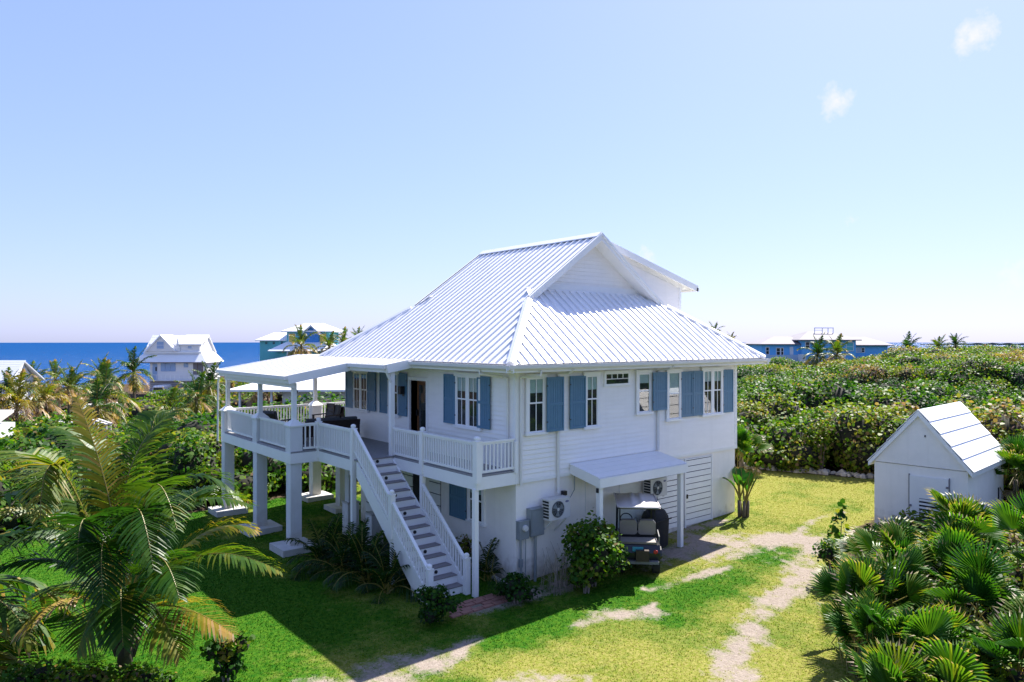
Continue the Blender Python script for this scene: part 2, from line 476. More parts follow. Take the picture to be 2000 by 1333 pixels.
L.new(n1.outputs[0], bp.inputs['Height']); L.new(bp.outputs[0], pg.inputs['Normal'])
mb = MB(); ring = [60, 240, 500, 1000, 2000, 4000, 8200]
for i, rr in enumerate(ring):
    for k in range(96):
        a = 2 * PI * k / 96; mb.v.append((rr * math.cos(a), rr * math.sin(a), 0))
for i in range(len(ring) - 1):
    for k in range(96):
        k2 = (k + 1) % 96; mb.f.append((i * 96 + k, (i + 1) * 96 + k, (i + 1) * 96 + k2, i * 96 + k2)); mb.m.append(0)
sea = tag(mb.build('sea', sm, loc=(CAM[0], CAM[1], -9)), kind='structure')

# low far island on the horizon, to the right
fm = paint('far_shore_scrub', (.14, .16, .13), .95, .2, .01)
mb = MB()
for (a0, a1, hh) in ((14, 22, 7), (31, 36.5, 9), (29.5, 33, 6)):
    n = 24; pts = []
    for k in range(n + 1):
        a = a0 + (a1 - a0) * k / n; v = dir_of(a, 0)
        h = hh * (math.sin(PI * k / n) ** .4) * (.75 + .25 * math.sin(k * 1.7)) + .3
        pts.append((CAM[0] + v.x * 3300, CAM[1] + v.y * 3300, h, v))
    for k in range(n):
        x, y, h, v = pts[k]; x2, y2, h2, v2 = pts[k + 1]
        mb.hexa(((x, y, -10), (x2, y2, -10), (x2 + v2.x * 300, y2 + v2.y * 300, -10), (x + v.x * 300, y + v.y * 300, -10),
                 (x, y, h - 9), (x2, y2, h2 - 9), (x2 + v2.x * 300, y2 + v2.y * 300, h2 - 9), (x + v.x * 300, y + v.y * 300, h - 9)))
tag(mb.build('far_land', fm), kind='structure')

# ------------------------------------------------------------------ the main house
house = empty('beach_house', (0, 0, 0), 0, 'white two storey clapboard house with blue shutters, metal roof and outside stairs', 'house')
LX, LY = 9.85, 9.65
EX0, EX1, EY0, EY1, EZ = -.65, 10.65, -.6, 10.4, 5.72
RX, RZ = 5.0, 5.72 + .705 * 5.65
GY0, GY1 = 1.75, 8.05
SL = .705                                   # main slopes
SK = (7.56 - EZ) / (GY0 - EY0)              # skirt slope

def boxF(mb, face, u0, u1, z0, z1, n0, n1, m=0):
    """box on a wall face: 'R' is the y=0 wall, 'L' the x=0 wall, 'B' the back, 'E' the far end; n is outwards"""
    if face == 'R': return mb.box(u0, u1, -n1, -n0, z0, z1, m)
    if face == 'L': return mb.box(-n1, -n0, u0, u1, z0, z1, m)
    if face == 'B': return mb.box(u0, u1, LY + n0, LY + n1, z0, z1, m)
    if face == 'E': return mb.box(LX + n0, LX + n1, u0, u1, z0, z1, m)
def ptF(face, u, z, n):
    return {'R': (u, -n, z), 'L': (-n, u, z), 'B': (u, LY + n, z), 'E': (LX + n, u, z)}[face]

# lower storey of smooth render, front-left wall set back under the gallery
mb = MB()
mb.box(.02, LX - .03, .02, 8.55, -.5, 2.72)
lower = mb.build('lower_wall', M['stucco'], house)
mb = MB()
for x in (2.55, 3.95, 5.0):
    mb.box(x, x + .012, .002, .03, .1, 2.66)
mb.box(6.95, 9.0, .004, .03, 2.62, 2.69)
mb.build('panel_joint', M['gutter'], lower)
# upper storey core with the recessed door
mb = MB()
mb.box(.02, LX, .02, 4.24, 2.70, 5.75)
mb.box(.25, LX, 4.24, 5.2, 2.70, 5.75)
mb.box(.02, .25, 4.24, 5.2, 5.08, 5.75)
mb.box(.02, LX, 5.2, LY, 2.70, 5.75)
upper = mb.build('upper_wall', M['siding'], house)
# lapped boards
def lap_board(face, u0, u1, z, h=.125):
    mb = MB(); a, b = .002, .030
    P = [ptF(face, u0, z, -.03), ptF(face, u0, z, b), ptF(face, u0, z + h + .012, a), ptF(face, u0, z + h + .012, -.03)]
    v = Vector(ptF(face, u1, z, 0)) - Vector(ptF(face, u0, z, 0))
    return mb.prism(P, v).build('siding_board', M['siding'], upper)
for k in range(24):
    z = 2.70 + k * .125
    lap_board('R', .09, LX - .09, z); lap_board('B', .09, LX - .09, z); lap_board('E', .09, LY - .09, z)
    if z < 5.05:
        lap_board('L', .09, 4.2, z); lap_board('L', 5.24, LY - .09, z)
    else: lap_board('L', .09, LY - .09, z)
for x in (-.03, LX - .09):
    for y in (-.03, LY - .09):
        MB().box(x, x + .12, y, y + .12, 2.66, 5.74).build('corner_board', M['trim'], upper)
mb = MB(); mb.box(-.034, LX + .034, -.034, 0, 2.60, 2.70); mb.box(LX, LX + .034, 0, LY, 2.60, 2.70)
mb.build('band_board', M['trim'], upper)

# ---- windows
def window(face, u0, u1, z0, z1, units=1, cols=2, blind=.55, base=.056, casing=.095, parent=None):
    par = parent or house
    mb = MB(); c = casing; o = base + .03
    boxF(mb, face, u0 - .02, u1 + .02, z1 - c, z1 + .015, base - .02, o + .012)
    boxF(mb, face, u0 - .03, u1 + .03, z0 - .01, z0 + .055, base - .02, o + .035)
    boxF(mb, face, u0, u0 + c, z0 + .055, z1 - c, base - .02, o); boxF(mb, face, u1 - c, u1, z0 + .055, z1 - c, base - .02, o)
    if units == 2:
        um = (u0 + u1) / 2; boxF(mb, face, um - .05, um + .05, z0 + .055, z1 - c, base - .02, o - .004)
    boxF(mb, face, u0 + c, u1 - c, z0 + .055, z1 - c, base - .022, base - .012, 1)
    w = mb.build('window', [M['trim'], M['dark']], par)
    spans = [(u0 + c, u1 - c)] if units == 1 else [(u0 + c, (u0 + u1) / 2 - .05), ((u0 + u1) / 2 + .05, u1 - c)]
    za, zb = z0 + .055, z1 - c; zm = (za + zb) / 2 + .06
    for a, b in spans:
        if blind:
            zz = zb - (zb - za) * blind * .5
            mb = MB(); boxF(mb, face, a + .01, b - .01, zz, zb, base - .011, base - .006); mb.build('blind', M['blind'], w)
        for (s0, s1, n0) in ((zm - .02, zb, base + .006), (za, zm + .02, base - .002)):
            mb = MB(); t = .035
            boxF(mb, face, a, b, s0, s0 + t, n0, n0 + .018); boxF(mb, face, a, b, s1 - t, s1, n0, n0 + .018)
            boxF(mb, face, a, a + t, s0 + t, s1 - t, n0, n0 + .018); boxF(mb, face, b - t, b, s0 + t, s1 - t, n0, n0 + .018)
            for k in range(1, cols):
                u = a + (b - a) * k / cols; boxF(mb, face, u - .011, u + .011, s0 + t, s1 - t, n0 + .002, n0 + .014)
            mb.build('sash', M['trim'], w)
            mb = MB(); boxF(mb, face, a + .02, b - .02, s0 + .02, s1 - .02, n0 + .006, n0 + .009); mb.build('pane', M['glass'], w)
    return w

def shutter(face, u0, u1, z0, z1, base=.055):
    mb = MB(); t = .055; n0, n1 = base, base + .035
    boxF(mb, face, u0, u0 + t, z0, z1, n0, n1); boxF(mb, face, u1 - t, u1, z0, z1, n0, n1)
    zm = z0 + (z1 - z0) * .5
    for a, b in ((z0, z0 + t * 1.3), (zm - .04, zm + .04), (z1 - t * 1.3, z1)):
        boxF(mb, face, u0 + t, u1 - t, a, b, n0, n1 - .003)
    s = mb.build('shutter', M['shutter'], house)
    k = max(3, int(round((u1 - u0 - 2 * t) / .085))); w = (u1 - u0 - 2 * t) / k
    for i in range(k):
        mb = MB()
        boxF(mb, face, u0 + t + i * w + .004, u0 + t + (i + 1) * w - .004, z0 + .05, z1 - .05, n0 + .002, n0 + .02)
        mb.build('shutter_slat', M['shutter'], s)
    mb = MB()
    for z in (z0 + .25, z1 - .25): boxF(mb, face, u0 - .03, u0 + .02, z, z + .035, n1, n1 + .008)
    mb.build('hinge', M['black'], s)
    return s

ZT, ZB = 5.42, 3.84
window('R', .29, 1.0, ZB, ZT); shutter('R', .96, 1.57, 3.88, 5.34, .125)
shutter('R', 1.87, 2.47, 3.88, 5.34, .06); window('R', 2.42, 3.05, ZB, ZT)
window('R', 4.62, 5.32, 4.1, ZT, cols=1, blind=.5); shutter('R', 5.29, 5.95, 4.18, 5.35, .125)
window('R', 6.03, 6.77, 3.80, ZT, cols=1, blind=.95); shutter('R', 6.74, 7.33, 3.88, 5.33, .06)
shutter('R', 7.345, 7.87, 3.88, 5.33, .06); window('R', 7.84, 9.0, 3.83, ZT, 2, blind=.5); shutter('R', 9.01, 9.57, 3.88, 5.33, .06)
window('L', 1.43, 2.65, 3.85, 5.40, 2, blind=.6); shutter('L', 1.0, 1.57, 3.92, 5.34, .06); shutter('L', 2.62, 3.21, 3.92, 5.34, .06)
window('L', 5.78, 6.55, 3.85, 5.33, 1); shutter('L', 5.30, 5.84, 3.92, 5.28, .06); shutter('L', 6.50, 7.03, 3.92, 5.28, .06)
window('L', 7.85, 9.0, 3.85, 5.30, 2, blind=.3); shutter('L', 7.33, 7.90, 3.92, 5.24, .06); shutter('L', 8.95, 9.52, 3.92, 5.24, .06)
window('L', 1.33, 2.12, 1.25, 2.45, 1, base=.0); shutter('L', 2.14, 2.95, 1.25, 2.42, .03)
# transom
mb = MB(); boxF(mb, 'R', 3.26, 4.36, 5.34, 5.44, 0, .064); boxF(mb, 'R', 3.24, 4.38, 4.99, 5.06, 0, .07)
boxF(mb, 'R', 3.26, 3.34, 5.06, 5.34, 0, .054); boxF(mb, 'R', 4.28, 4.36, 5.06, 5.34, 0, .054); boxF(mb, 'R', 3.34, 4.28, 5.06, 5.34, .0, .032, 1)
tw = mb.build('transom_window', [M['trim'], M['dark']], house)
mb = MB(); boxF(mb, 'R', 3.34, 4.28, 5.06, 5.34, .040, .044); mb.build('pane', M['glass'], tw)
mb = MB()
for k in range(1, 4): u = 3.34 + .94 * k / 4; boxF(mb, 'R', u - .012, u + .012, 5.2, 5.34, .038, .052)
boxF(mb, 'R', 3.34, 4.28, 5.19, 5.21, .038, .052); mb.build('sash', M['trim'], tw)

# ---- front door, lower door, wall lamp
mb = MB(); mb.box(.21, .25, 4.30, 5.14, 2.97, 5.06)
door = mb.build('front_door', M['door'], house)
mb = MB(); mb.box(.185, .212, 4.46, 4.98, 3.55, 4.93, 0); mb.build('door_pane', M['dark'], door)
mb = MB(); mb.box(.172, .184, 4.46, 4.98, 3.55, 4.93); mb.build('pane', M['glass'], door)
mb = MB(); mb.box(.13, .21, 5.05, 5.08, 3.95, 4.15); mb.build('door_handle', M['black'], door)
mb = MB(); mb.box(-.045, .25, 4.14, 4.24, 2.95, 5.18); mb.box(-.045, .25, 5.2, 5.30, 2.95, 5.18); mb.box(-.045, .25, 4.24, 5.2, 5.08, 5.18)
mb.build('door_frame', M['trim'], house)
mb = MB(); mb.box(.0, .019, 4.42, 5.02, .05, 2.4); mb.build('lower_door', M['dark'], house)
mb = MB(); mb.box(-.10, -.03, 5.42, 5.54, 4.55, 4.87); mb.box(-.24, -.10, 5.40, 5.56, 4.62, 4.87); mb.build('wall_lamp', M['black'], house)

# slatted panels under the house
def slats(face, u0, u1, z0, z1, n0, gap=.135, sh=.115):
    mb = MB(); boxF(mb, face, u0, u1, z0, z1, n0 - .005, n0, 0)
    g = mb.build('slatted_gate', M['dark'], house)
    z = z0
    while z < z1 - .03:
        mb = MB(); boxF(mb, face, u0 + .01, u1 - .01, z, min(z + sh, z1), n0 + .003, n0 + .028); mb.build('slat', M['trim'], g); z += gap
    return g
slats('R', 5.66, 6.94, .42, 2.52, -.012, .168, .142)
g = slats('R', 7.06, 8.42, .38, 2.50, -.012, .19, .165)
for u in (7.0, 8.42): boxF(MB(), 'R', u, u + .06, .30, 2.53, -.01, .03).build('gate_frame', M['trim'], g)
mb = MB(); boxF(mb, 'R', 7.08, 7.12, 1.25, 1.38, .02, .06); mb.build('latch', M['black'], g)
slats('L', 5.05, 6.05, .1, 2.5, -.012, .33, .30); slats('L', 3.5, 4.12, .1, 2.5, -.012, .33, .30); slats('L', 7.3, 8.15, .1, 2.5, -.012, .33, .30)

# ---- roof: underlay body, then standing seam panels
mb = MB()
t = .10
def zl(x): return EZ + SL * (x - EX0)
fl = (RX - EX0)
A = [(EX0, EY0, EZ), (EX1, EY0, EZ), (EX1, EY1, EZ), (EX0, EY1, EZ)]
hx = EX0 + (7.56 - EZ) / SL; hx2 = EX1 - (7.56 - EZ) / SL
d = Vector((0, 0, -.06))
def slab(poly): mb.prism([Vector(p) + d for p in poly], (0, 0, -t))
slab([(EX0, EY0, EZ), (hx, GY0, 7.56), (RX, GY0, RZ), (RX, GY1, RZ), (hx, GY1, 7.56), (EX0, EY1, EZ)])
slab([(EX1, EY1, EZ), (hx2, GY1, 7.56), (RX + .001, GY1, RZ), (RX + .001, GY0, RZ), (hx2, GY0, 7.56), (EX1, EY0, EZ)])
ys = GY0 + .45; zs = EZ + SK * (ys - EY0)
slab([(EX0, EY0, EZ - .003), (EX1, EY0, EZ - .003), (hx2, GY0, 7.557), (hx2 - .3, ys, zs), (hx + .3, ys, zs), (hx, GY0, 7.557)])
ys2 = GY1 - .45
slab([(EX1, EY1, EZ - .003), (EX0, EY1, EZ - .003), (hx, GY1, 7.557), (hx + .3, ys2, zs), (hx2 - .3, ys2, zs), (hx2, GY1, 7.557)])
roof = mb.build('roof', M['trim'], house)
# soffit
MB().box(EX0 + .06, EX1 - .06, EY0 + .06, EY1 - .06, EZ - .19, EZ - .165).build('soffit', M['trim'], roof)

PW = .305
def panels(n, lo, hi, base, up, along, top_of, start):
    """standing seam panels: each is a thin tray with a raised seam along one edge.
    base(u): eave point for coordinate u, up: direction per metre of run, top_of(u): run length at u, start(u) run start"""
    nrm = along.cross(up).normalized()
    if nrm.z < 0: nrm = -nrm
    for k in range(n):
        a = lo + k * PW; b = min(a + PW, hi)
        if b - a < .03: continue
        mb = MB()
        cuts = sorted(set([a, b] + [c for c in CUTS if a < c < b]))
        for c0, c1 in zip(cuts[:-1], cuts[1:]):
            e = 1e-4
            r0, r1 = start(c0 + e), start(c1 - e); t0, t1 = top_of(c0 + e), top_of(c1 - e)
            if max(t0 - r0, t1 - r1) < .02: continue
            q = [base(c0) + up * r0, base(c1) + up * r1, base(c1) + up * t1, base(c0) + up * t0]
            mb.prism([p + nrm * .0 for p in q], nrm * .012)
        e = 1e-4
        r0, t0 = start(a + e), top_of(a + e)
        if t0 - r0 > .06:
            mb.bar(base(a) + up * (r0 + .01) + nrm * .034, base(a) + up * (t0 - .09) + nrm * .034, .040, .048, up=nrm)
        if mb.f: mb.build('roof_panel', M['roof'], roof)
hs = (7.56 - EZ) / (GY0 - EY0)
# left and right main slopes, run measured horizontally
def tl(y):
    if y < GY0: return (y - EY0) / (GY0 - EY0) * (hx - EX0)
    if y > GY1: return (EY1 - y) / (EY1 - GY1) * (hx - EX0)
    return RX - EX0
CUTS = [GY0, GY1]
n = int((EY1 - EY0) / PW) + 1
panels(n, EY0, EY1, lambda y: Vector((EX0, y, EZ)), Vector((1, 0, SL)), Vector((0, 1, 0)), tl, lambda y: 0)
def tr(y): return tl(y)
panels(n, EY0, EY1, lambda y: Vector((EX1, y, EZ)), Vector((-1, 0, SL)), Vector((0, 1, 0)), tr, lambda y: 0)
CUTS = [hx, hx2, hx + .3, hx2 - .3]
def ts(x):
    if x < hx: return (x - EX0) / (hx - EX0) * (GY0 - EY0)
    if x > hx2: return (EX1 - x) / (hx - EX0) * (GY0 - EY0)
    if x < hx + .3: return (GY0 - EY0) + (x - hx) / .3 * .45
    if x > hx2 - .3: return (GY0 - EY0) + (hx2 - x) / .3 * .45
    return ys - EY0
n = int((EX1 - EX0) / PW) + 1
panels(n, EX0, EX1, lambda x: Vector((x, EY0, EZ)), Vector((0, 1, SK)), Vector((1, 0, 0)), ts, lambda x: 0)
panels(n, EX0, EX1, lambda x: Vector((x, EY1, EZ)), Vector((0, -1, SK)), Vector((1, 0, 0)), ts, lambda x: 0)
# hip, ridge and rake caps
def cap(p, q, w=.24, nm='hip_cap'):
    p, q = Vector(p), Vector(q); q = p + (q - p) * .955; dd = (q - p).normalized(); side = dd.cross(Vector((0, 0, 1))).normalized(); u = side.cross(dd)
    mb = MB(); a = w / 2
    prof = [-side * a + u * -.035, -side * a + u * .03, u * .105, side * a + u * .03, side * a + u * -.035]
    mb.prism([p + x for x in prof], q - p); mb.build(nm, M['roof'], roof)
cap((EX0, EY0, EZ), (hx, GY0, 7.56)); cap((EX1, EY0, EZ), (hx2, GY0, 7.56)); cap((EX0, EY1, EZ), (hx, GY1, 7.56)); cap((EX1, EY1, EZ), (hx2, GY1, 7.56))
mb = MB()
for sgn in (1, -1):
    mb.prism([(RX, GY0 - .02, RZ + .11), (RX + sgn * .2, GY0 - .02, RZ - .045), (RX + sgn * .2, GY0 - .02, RZ - .075), (RX, GY0 - .02, RZ + .07)], (0, GY1 - GY0 + .04, 0))
mb.build('ridge_cap', M['roof'], roof)
for gy in (GY0, GY1):
    for sgn in (1, -1):
        hxx = RX - sgn * (RX - hx)
        a = Vector((RX + sgn * .001, gy, RZ)); b = Vector((hxx - sgn * .03, gy, 7.54)); w = .035 if gy == GY0 else -.035
        z = Vector((0, 0, 1)); mb = MB()
        mb.prism([a + z * .07, b + z * .07, b - z * .17, a - z * .17], (0, -w, 0))
        mb.prism([a + z * .075, b + z * .075, b - z * .03, a - z * .03], (0, -w * 2.0, 0))
        mb.build('rake_board', M['trim'], roof)
# gable walls with boards
for gy, sgn in ((ys - .02, 1), (ys2 + .02, -1)):
    mb = MB(); z0 = zs - .12
    hw = lambda z: max(0.0, (RZ - .16 - z) / SL)
    mb.prism([(RX - hw(z0), gy + .05 * sgn, z0), (RX + hw(z0), gy + .05 * sgn, z0), (RX, gy + .05 * sgn, RZ - .16)], (0, .1 * sgn, 0))
    gw = mb.build('gable_wall', M['siding'], house)
    z = z0
    while hw(z + .13) > .1:
        mb = MB(); a, b = hw(z), hw(z + .137)
        y0, y1, yi = gy + .012 * sgn, gy + .034 * sgn, gy + .06 * sgn
        mb.hexa(((RX - a, y0, z), (RX + a, y0, z), (RX + a, yi, z), (RX - a, yi, z), (RX - b, y1, z + .137), (RX + b, y1, z + .137), (RX + b, yi, z + .137), (RX - b, yi, z + .137)))
        mb.build('siding_board', M['siding'], gw); z += .125
    a = hw(z0 + .22)
    MB().box(RX - hw(z0) + .1, RX + hw(z0) - .1, min(gy, gy - .02 * sgn), max(gy, gy - .02 * sgn) + .01, z0, zs + .16).build('flashing', M['trim'], gw)
# fascia + gutters
def eave(p, q, out):
    p, q, o = Vector(p), Vector(q), Vector(out); z = Vector((0, 0, 1))
    mb = MB(); mb.prism([p - z * .05, p - z * .21, p - z * .21 + o * .03, p - z * .05 + o * .03], q - p); mb.build('fascia', M['trim'], roof)
    mb = MB(); a = p + o * .032
    mb.prism([a - z * .03, a - z * .145, a - z * .145 + o * .07, a - z * .10 + o * .115, a - z * .025 + o * .125, a - z * .025 + o * .11, a - z * .11 + o * .07, a - z * .12 + o * .01, a - z * .03 + o * .01], q - p)
    mb.build('gutter', M['gutter'], roof)
eave((EX0 - .15, EY0, EZ), (EX1 + .15, EY0, EZ), (0, -1, 0)); eave((EX0, EY0 - .13, EZ - .002), (EX0, 4.02, EZ - .002), (-1, 0, 0))
eave((EX1, EY0 - .15, EZ - .002), (EX1, EY1 + .15, EZ - .002), (1, 0, 0)); eave((EX0 - .15, EY1, EZ - .001), (EX1 + .15, EY1, EZ - .001), (0, 1, 0))
# shed dormer behind the ridge
DY0, DY1, DX = 2.32, 7.6, 9.75
dz = lambda x: 9.76 - .262 * (x - RX)
mb = MB(); mb.prism([(RX + .3, DY0, 7.6), (DX, DY0, 5.75), (DX, DY0, dz(DX) - .1), (RX + .3, DY0, dz(RX + .3) - .1)], (0, DY1 - DY0, 0))
dw = mb.build('dormer_wall', M['siding'], house)
z = 6.3
while z < 9.45:
    xa = RX + max(.4, (RZ - z) / SL - .2); 
    def xr(zz): return min(DX, RX + (9.76 - .28 - zz) / .262)
    if xr(z) - xa > .1:
        x1, x2 = xr(z), xr(z + .137)
        if x2 > xa:
            MB().hexa(((xa, DY0 - .024, z), (x1, DY0 - .024, z), (x1, DY0 + .01, z), (xa, DY0 + .01, z), (xa, DY0 - .003, z + .137), (x2, DY0 - .003, z + .137), (x2, DY0 + .01, z + .137), (xa, DY0 + .01, z + .137))).build('siding_board', M['siding'], dw)
    z += .125
MB().box(DX - .05, DX + .06, DY0 - .035, DY0 + .06, 6.0, dz(DX) - .12).build('corner_board', M['trim'], dw)
mb = MB(); mb.prism([(RX - .0, DY0 - .22, dz(RX) + .02), (DX + .75, DY0 - .22, dz(DX + .75) + .02), (DX + .75, DY0 - .22, dz(DX + .75) - .1), (RX, DY0 - .22, dz(RX) - .1)], (0, DY1 - DY0 + .44, 0))
droof = mb.build('dormer_roof', M['roof'], house)
mb = MB(); mb.prism([(RX + .4, DY0 - .25, dz(RX + .4) + .05), (DX + .8, DY0 - .25, dz(DX + .8) + .05), (DX + .8, DY0 - .25, dz(DX + .8) - .17), (RX + .4, DY0 - .25, dz(RX + .4) - .17)], (0, .03, 0))
mb.prism([(RX + .4, DY0 - .03, dz(RX + .4) - .1), (DX + .2, DY0 - .03, dz(DX + .2) - .1), (DX + .2, DY0 - .03, dz(DX + .2) - .26), (RX + .4, DY0 - .03, dz(RX + .4) - .26)], (0, .03, 0))
mb.build('rake_board', M['trim'], droof)
MB().box(DX + .72, DX + .86, DY0 - .25, DY1 + .2, dz(DX + .8) - .15, dz(DX + .8) - .02).build('gutter', M['gutter'], droof)
MB().bar((DX + .05, DY0 + .02, dz(DX) - .33), (DX + .75, DY0 + .02, dz(DX) - .31), .05, .06).build('gutter_outlet', M['gutter'], droof)

# ---- porch roof over the sea-side deck
pz = lambda x: 5.745 + .175 * (x - EX0)
XA, XO, YA, YB, YF = -1.45, -3.45, 6.4, 4.05, 12.75
mb = MB()
mb.prism([(EX0 + .15, YB, pz(EX0 + .15)), (XA, YB, pz(XA)), (XA, YA, pz(XA)), (XO, YA, pz(XO)), (XO, YF, pz(XO)), (EX0 + .15, YF, pz(EX0 + .15))], (0, 0, -.09))
mb.prism([(EX0 + .15, EY1 - .05, pz(EX0 + .15)), (EX0 + .15, YF, pz(EX0 + .15)), (3.0, YF, pz(EX0 + .15)), (3.0, EY1 - .05, pz(EX0 + .15))], (0, 0, -.09))
porch = mb.build('porch_roof', M['trim'], house)
k = 0; y = YB
while y < YF - .01:
    y1 = min(y + .41, YF)
    x = XA if (y + y1) / 2 < YA else XO
    mb = MB(); mb.prism([(EX0 + .12, y + .004, pz(EX0 + .12) + .012), (x - .02, y + .004, pz(x - .02) + .012), (x - .02, y1 - .004, pz(x - .02) + .012), (EX0 + .12, y1 - .004, pz(EX0 + .12) + .012)], (0, 0, -.014))
    mb.bar((EX0 + .1, y, pz(EX0 + .1) + .018), (x, y, pz(x) + .018), .02, .02)
    mb.build('roof_panel', M['porch_sheet'], porch); y = y1
def fasc(p, q, h, w, nm='fascia', m='trim'):
    MB().bar(p, q, w, h).build(nm, M[m], porch)
zf = lambda x, h: pz(x) + .03 - h / 2
fasc((EX0 + .0, YB - .03, zf(EX0, .26)), (XA - .05, YB - .03, zf(XA - .05, .26)), .26, .05)
fasc((XA, YA - .03, zf(XA, .26)), (XO - .05, YA - .03, zf(XO - .05, .26)), .26, .05)
fasc((XA - .03, YB, zf(XA, .26)), (XA - .03, YA, zf(XA, .26)), .24, .05); fasc((XO - .03, YA, zf(XO, .26)), (XO - .03, YF, zf(XO, .26)), .24, .05)
fasc((XO - .05, YF + .03, zf(XO, .26)), (EX0 + .15, YF + .03, zf(EX0, .26)), .26, .05); fasc((EX0 + .15, YF + .03, zf(EX0, .26)), (3.0, YF + .03, zf(EX0, .26)), .26, .05)
fasc((XA - .11, YB - .02, pz(XA) - .055), (XA - .11, YA - .06, pz(XA) - .055), .11, .11, 'gutter', 'gutter')
fasc((XO - .11, YA - .05, pz(XO) - .05), (XO - .11, YF + .05, pz(XO) - .05), .11, .11, 'gutter', 'gutter')
# beams under the porch roof
mb = MB(); mb.box(XO + .1, XO + .24, YA + .12, YF - .1, pz(XO) - .36, pz(XO) - .1); mb.box(XO + .24, EX0, YF - .24, YF - .1, pz(XO) - .36, pz(XO) - .12)
mb.build('porch_beam', M['trim'], porch)
MB().tube([(XA - .11, 4.12, 5.5), (XA - .02, 4.12, 5.42), (XA + .06, 4.12, 5.25), (-1.3, 4.12, 5.1)], .04, 8).build('gutter_spout', M['gutter'], porch)

# ---- deck
ZD = 2.96
deck_poly = [(0, 0), (-1.25, 0), (-1.25, 4.05), (-2.42, 4.05), (-2.42, 6.62), (-3.3, 6.62), (-3.3, 13.1), (3.4, 13.1), (3.4, LY), (0, LY)]
mb = MB(); mb.prism([(x, y, ZD - .05) for x, y in [(-.0, .06), (-1.2, .06), (-1.2, 4.1), (-2.37, 4.1), (-2.37, 6.67), (-3.25, 6.67), (-3.25, 13.05), (3.35, 13.05), (3.35, LY + .03), (-.0, LY + .03)]], (0, 0, -.1))
deck = mb.build('deck', M['trim'], house)
def deck_boards(x0, x1, y0, y1):
    x = x0
    while x < x1 - .02:
        b = min(x + .14, x1)
        MB().box(x + .003, b - .003, y0, y1, ZD - .045, ZD).build('deck_board', M['deckb'], deck); x = b
deck_boards(-1.27, -.03, -.02, 9.6); deck_boards(-2.44, -1.27, 4.03, 13.1); deck_boards(-3.3, -2.44, 6.6, 13.1)
mb = MB(); mb.box(-1.27, 3.4, 9.69, 13.1, ZD - .045, ZD); mb.build('back_deck_floor', M['deckb'], deck)
bz0, bz1 = 2.60, ZD - .048
bands = [((0, -.0), (-1.25, -.0)), ((-1.25, 0), (-1.25, 4.05)), ((-2.42, 4.25), (-2.42, 6.62)), ((-2.42, 6.62), (-3.3, 6.62)), ((-3.3, 6.62), (-3.3, 13.1)), ((-3.3, 13.1), (3.4, 13.1)), ((3.4, 13.1), (3.4, LY))]
for (a, b) in bands:
    p, q = Vector((*a, (bz0 + bz1) / 2)), Vector((*b, (bz0 + bz1) / 2)); dd = (q - p).normalized() * .024
    MB().bar(p - dd, q + dd, .05, bz1 - bz0).build('rim_board', M['trim'], deck)

# balusters share one mesh
bal = MB()
bal.box(-.019, .019, -.019, .019, 0, .66)
bal_me = bal.mesh('baluster', M['trim'])
def railing(p, q, z0=ZD, ztop=3.80, sp=.115, inset=.06, par=None):
    p, q = Vector((*p, 0)), Vector((*q, 0)); dd = (q - p); Ln = dd.length; dd.normalize()
    a, b = p + dd * inset, q - dd * inset
    mb = MB(); z = Vector((0, 0, 1))
    mb.bar(a + z * (ztop - .03), b + z * (ztop - .03), .085, .045); mb.bar(a + z * (ztop - .075), b + z * (ztop - .075), .04, .045)
    mb.bar(a + z * (z0 + .075), b + z * (z0 + .075), .05, .06)
    r = mb.build('railing', M['trim'], par or house)
    n = max(1, int(round((Ln - 2 * inset) / sp)))
    for k in range(n):
        s = a + (b - a) * ((k + .5) / n)
        o = link('baluster', bal_me, r, (s.x, s.y, z0 + .10)); o.rotation_euler = (0, 0, math.atan2(dd.y, dd.x)); o.scale = (1, 1, (ztop - z0 - .19) / .66)
    return r
def newel(x, y, z0, z1, w=.075, ball=True, par=None):
    mb = MB(); mb.box(x - w, x + w, y - w, y + w, z0, z1 - .13)
    if ball:
        mb.box(x - w - .012, x + w + .012, y - w - .012, y + w + .012, z1 - .13, z1 - .10)
        mb.lathe(x, y, [(w * .7, z1 - .10), (w * .95, z1 - .07), (w * 1.0, z1 - .035), (w * .8, z1 - .005), (w * .35, z1 + .012)], 10)
    return mb.build('newel_post', M['trim'], par or house)
railing((0, -.0), (-1.2, -.0)); railing((-1.25, 0), (-1.25, 2.5)); railing((-1.25, 2.5), (-1.25, 4.12))
railing((-2.42, 4.3), (-2.42, 6.62)); railing((-2.42, 6.62), (-2.97, 6.66), sp=.13)
railing((-3.2, 7.0), (-3.2, 9.55), inset=.12); railing((-3.2, 9.75), (-3.2, 12.9), inset=.14)
railing((-3.0, 13.05), (.15, 13.05), inset=.12); railing((.45, 13.05), (3.0, 13.05), inset=.12)
newel(-1.25, -.02, 2.78, 3.93, .085); newel(-1.25, 2.5, 2.66, 3.93); newel(-2.42, 4.3, 2.5, 3.93); newel(-2.42, 6.62, 2.7, 3.93)
newel(-.03, -.03, 2.9, 3.85, .05, False)
# slim supports under the gallery and the porch post
mb = MB(); mb.box(-1.31, -1.19, .0, .12, -.3, 2.62); mb.build('gallery_post', M['trim'], house)
mb = MB(); mb.box(-1.31, -1.19, 2.44, 2.56, -.3, 2.62); mb.build('gallery_post', M['trim'], house)
mb = MB(); mb.box(-2.48, -2.36, 4.24, 4.36, -.2, 2.62); mb.build('gallery_post', M['trim'], house)
mb = MB(); mb.box(-1.325, -1.195, 4.1, 4.23, ZD, 5.45); mb.build('porch_post', M['trim'], house)
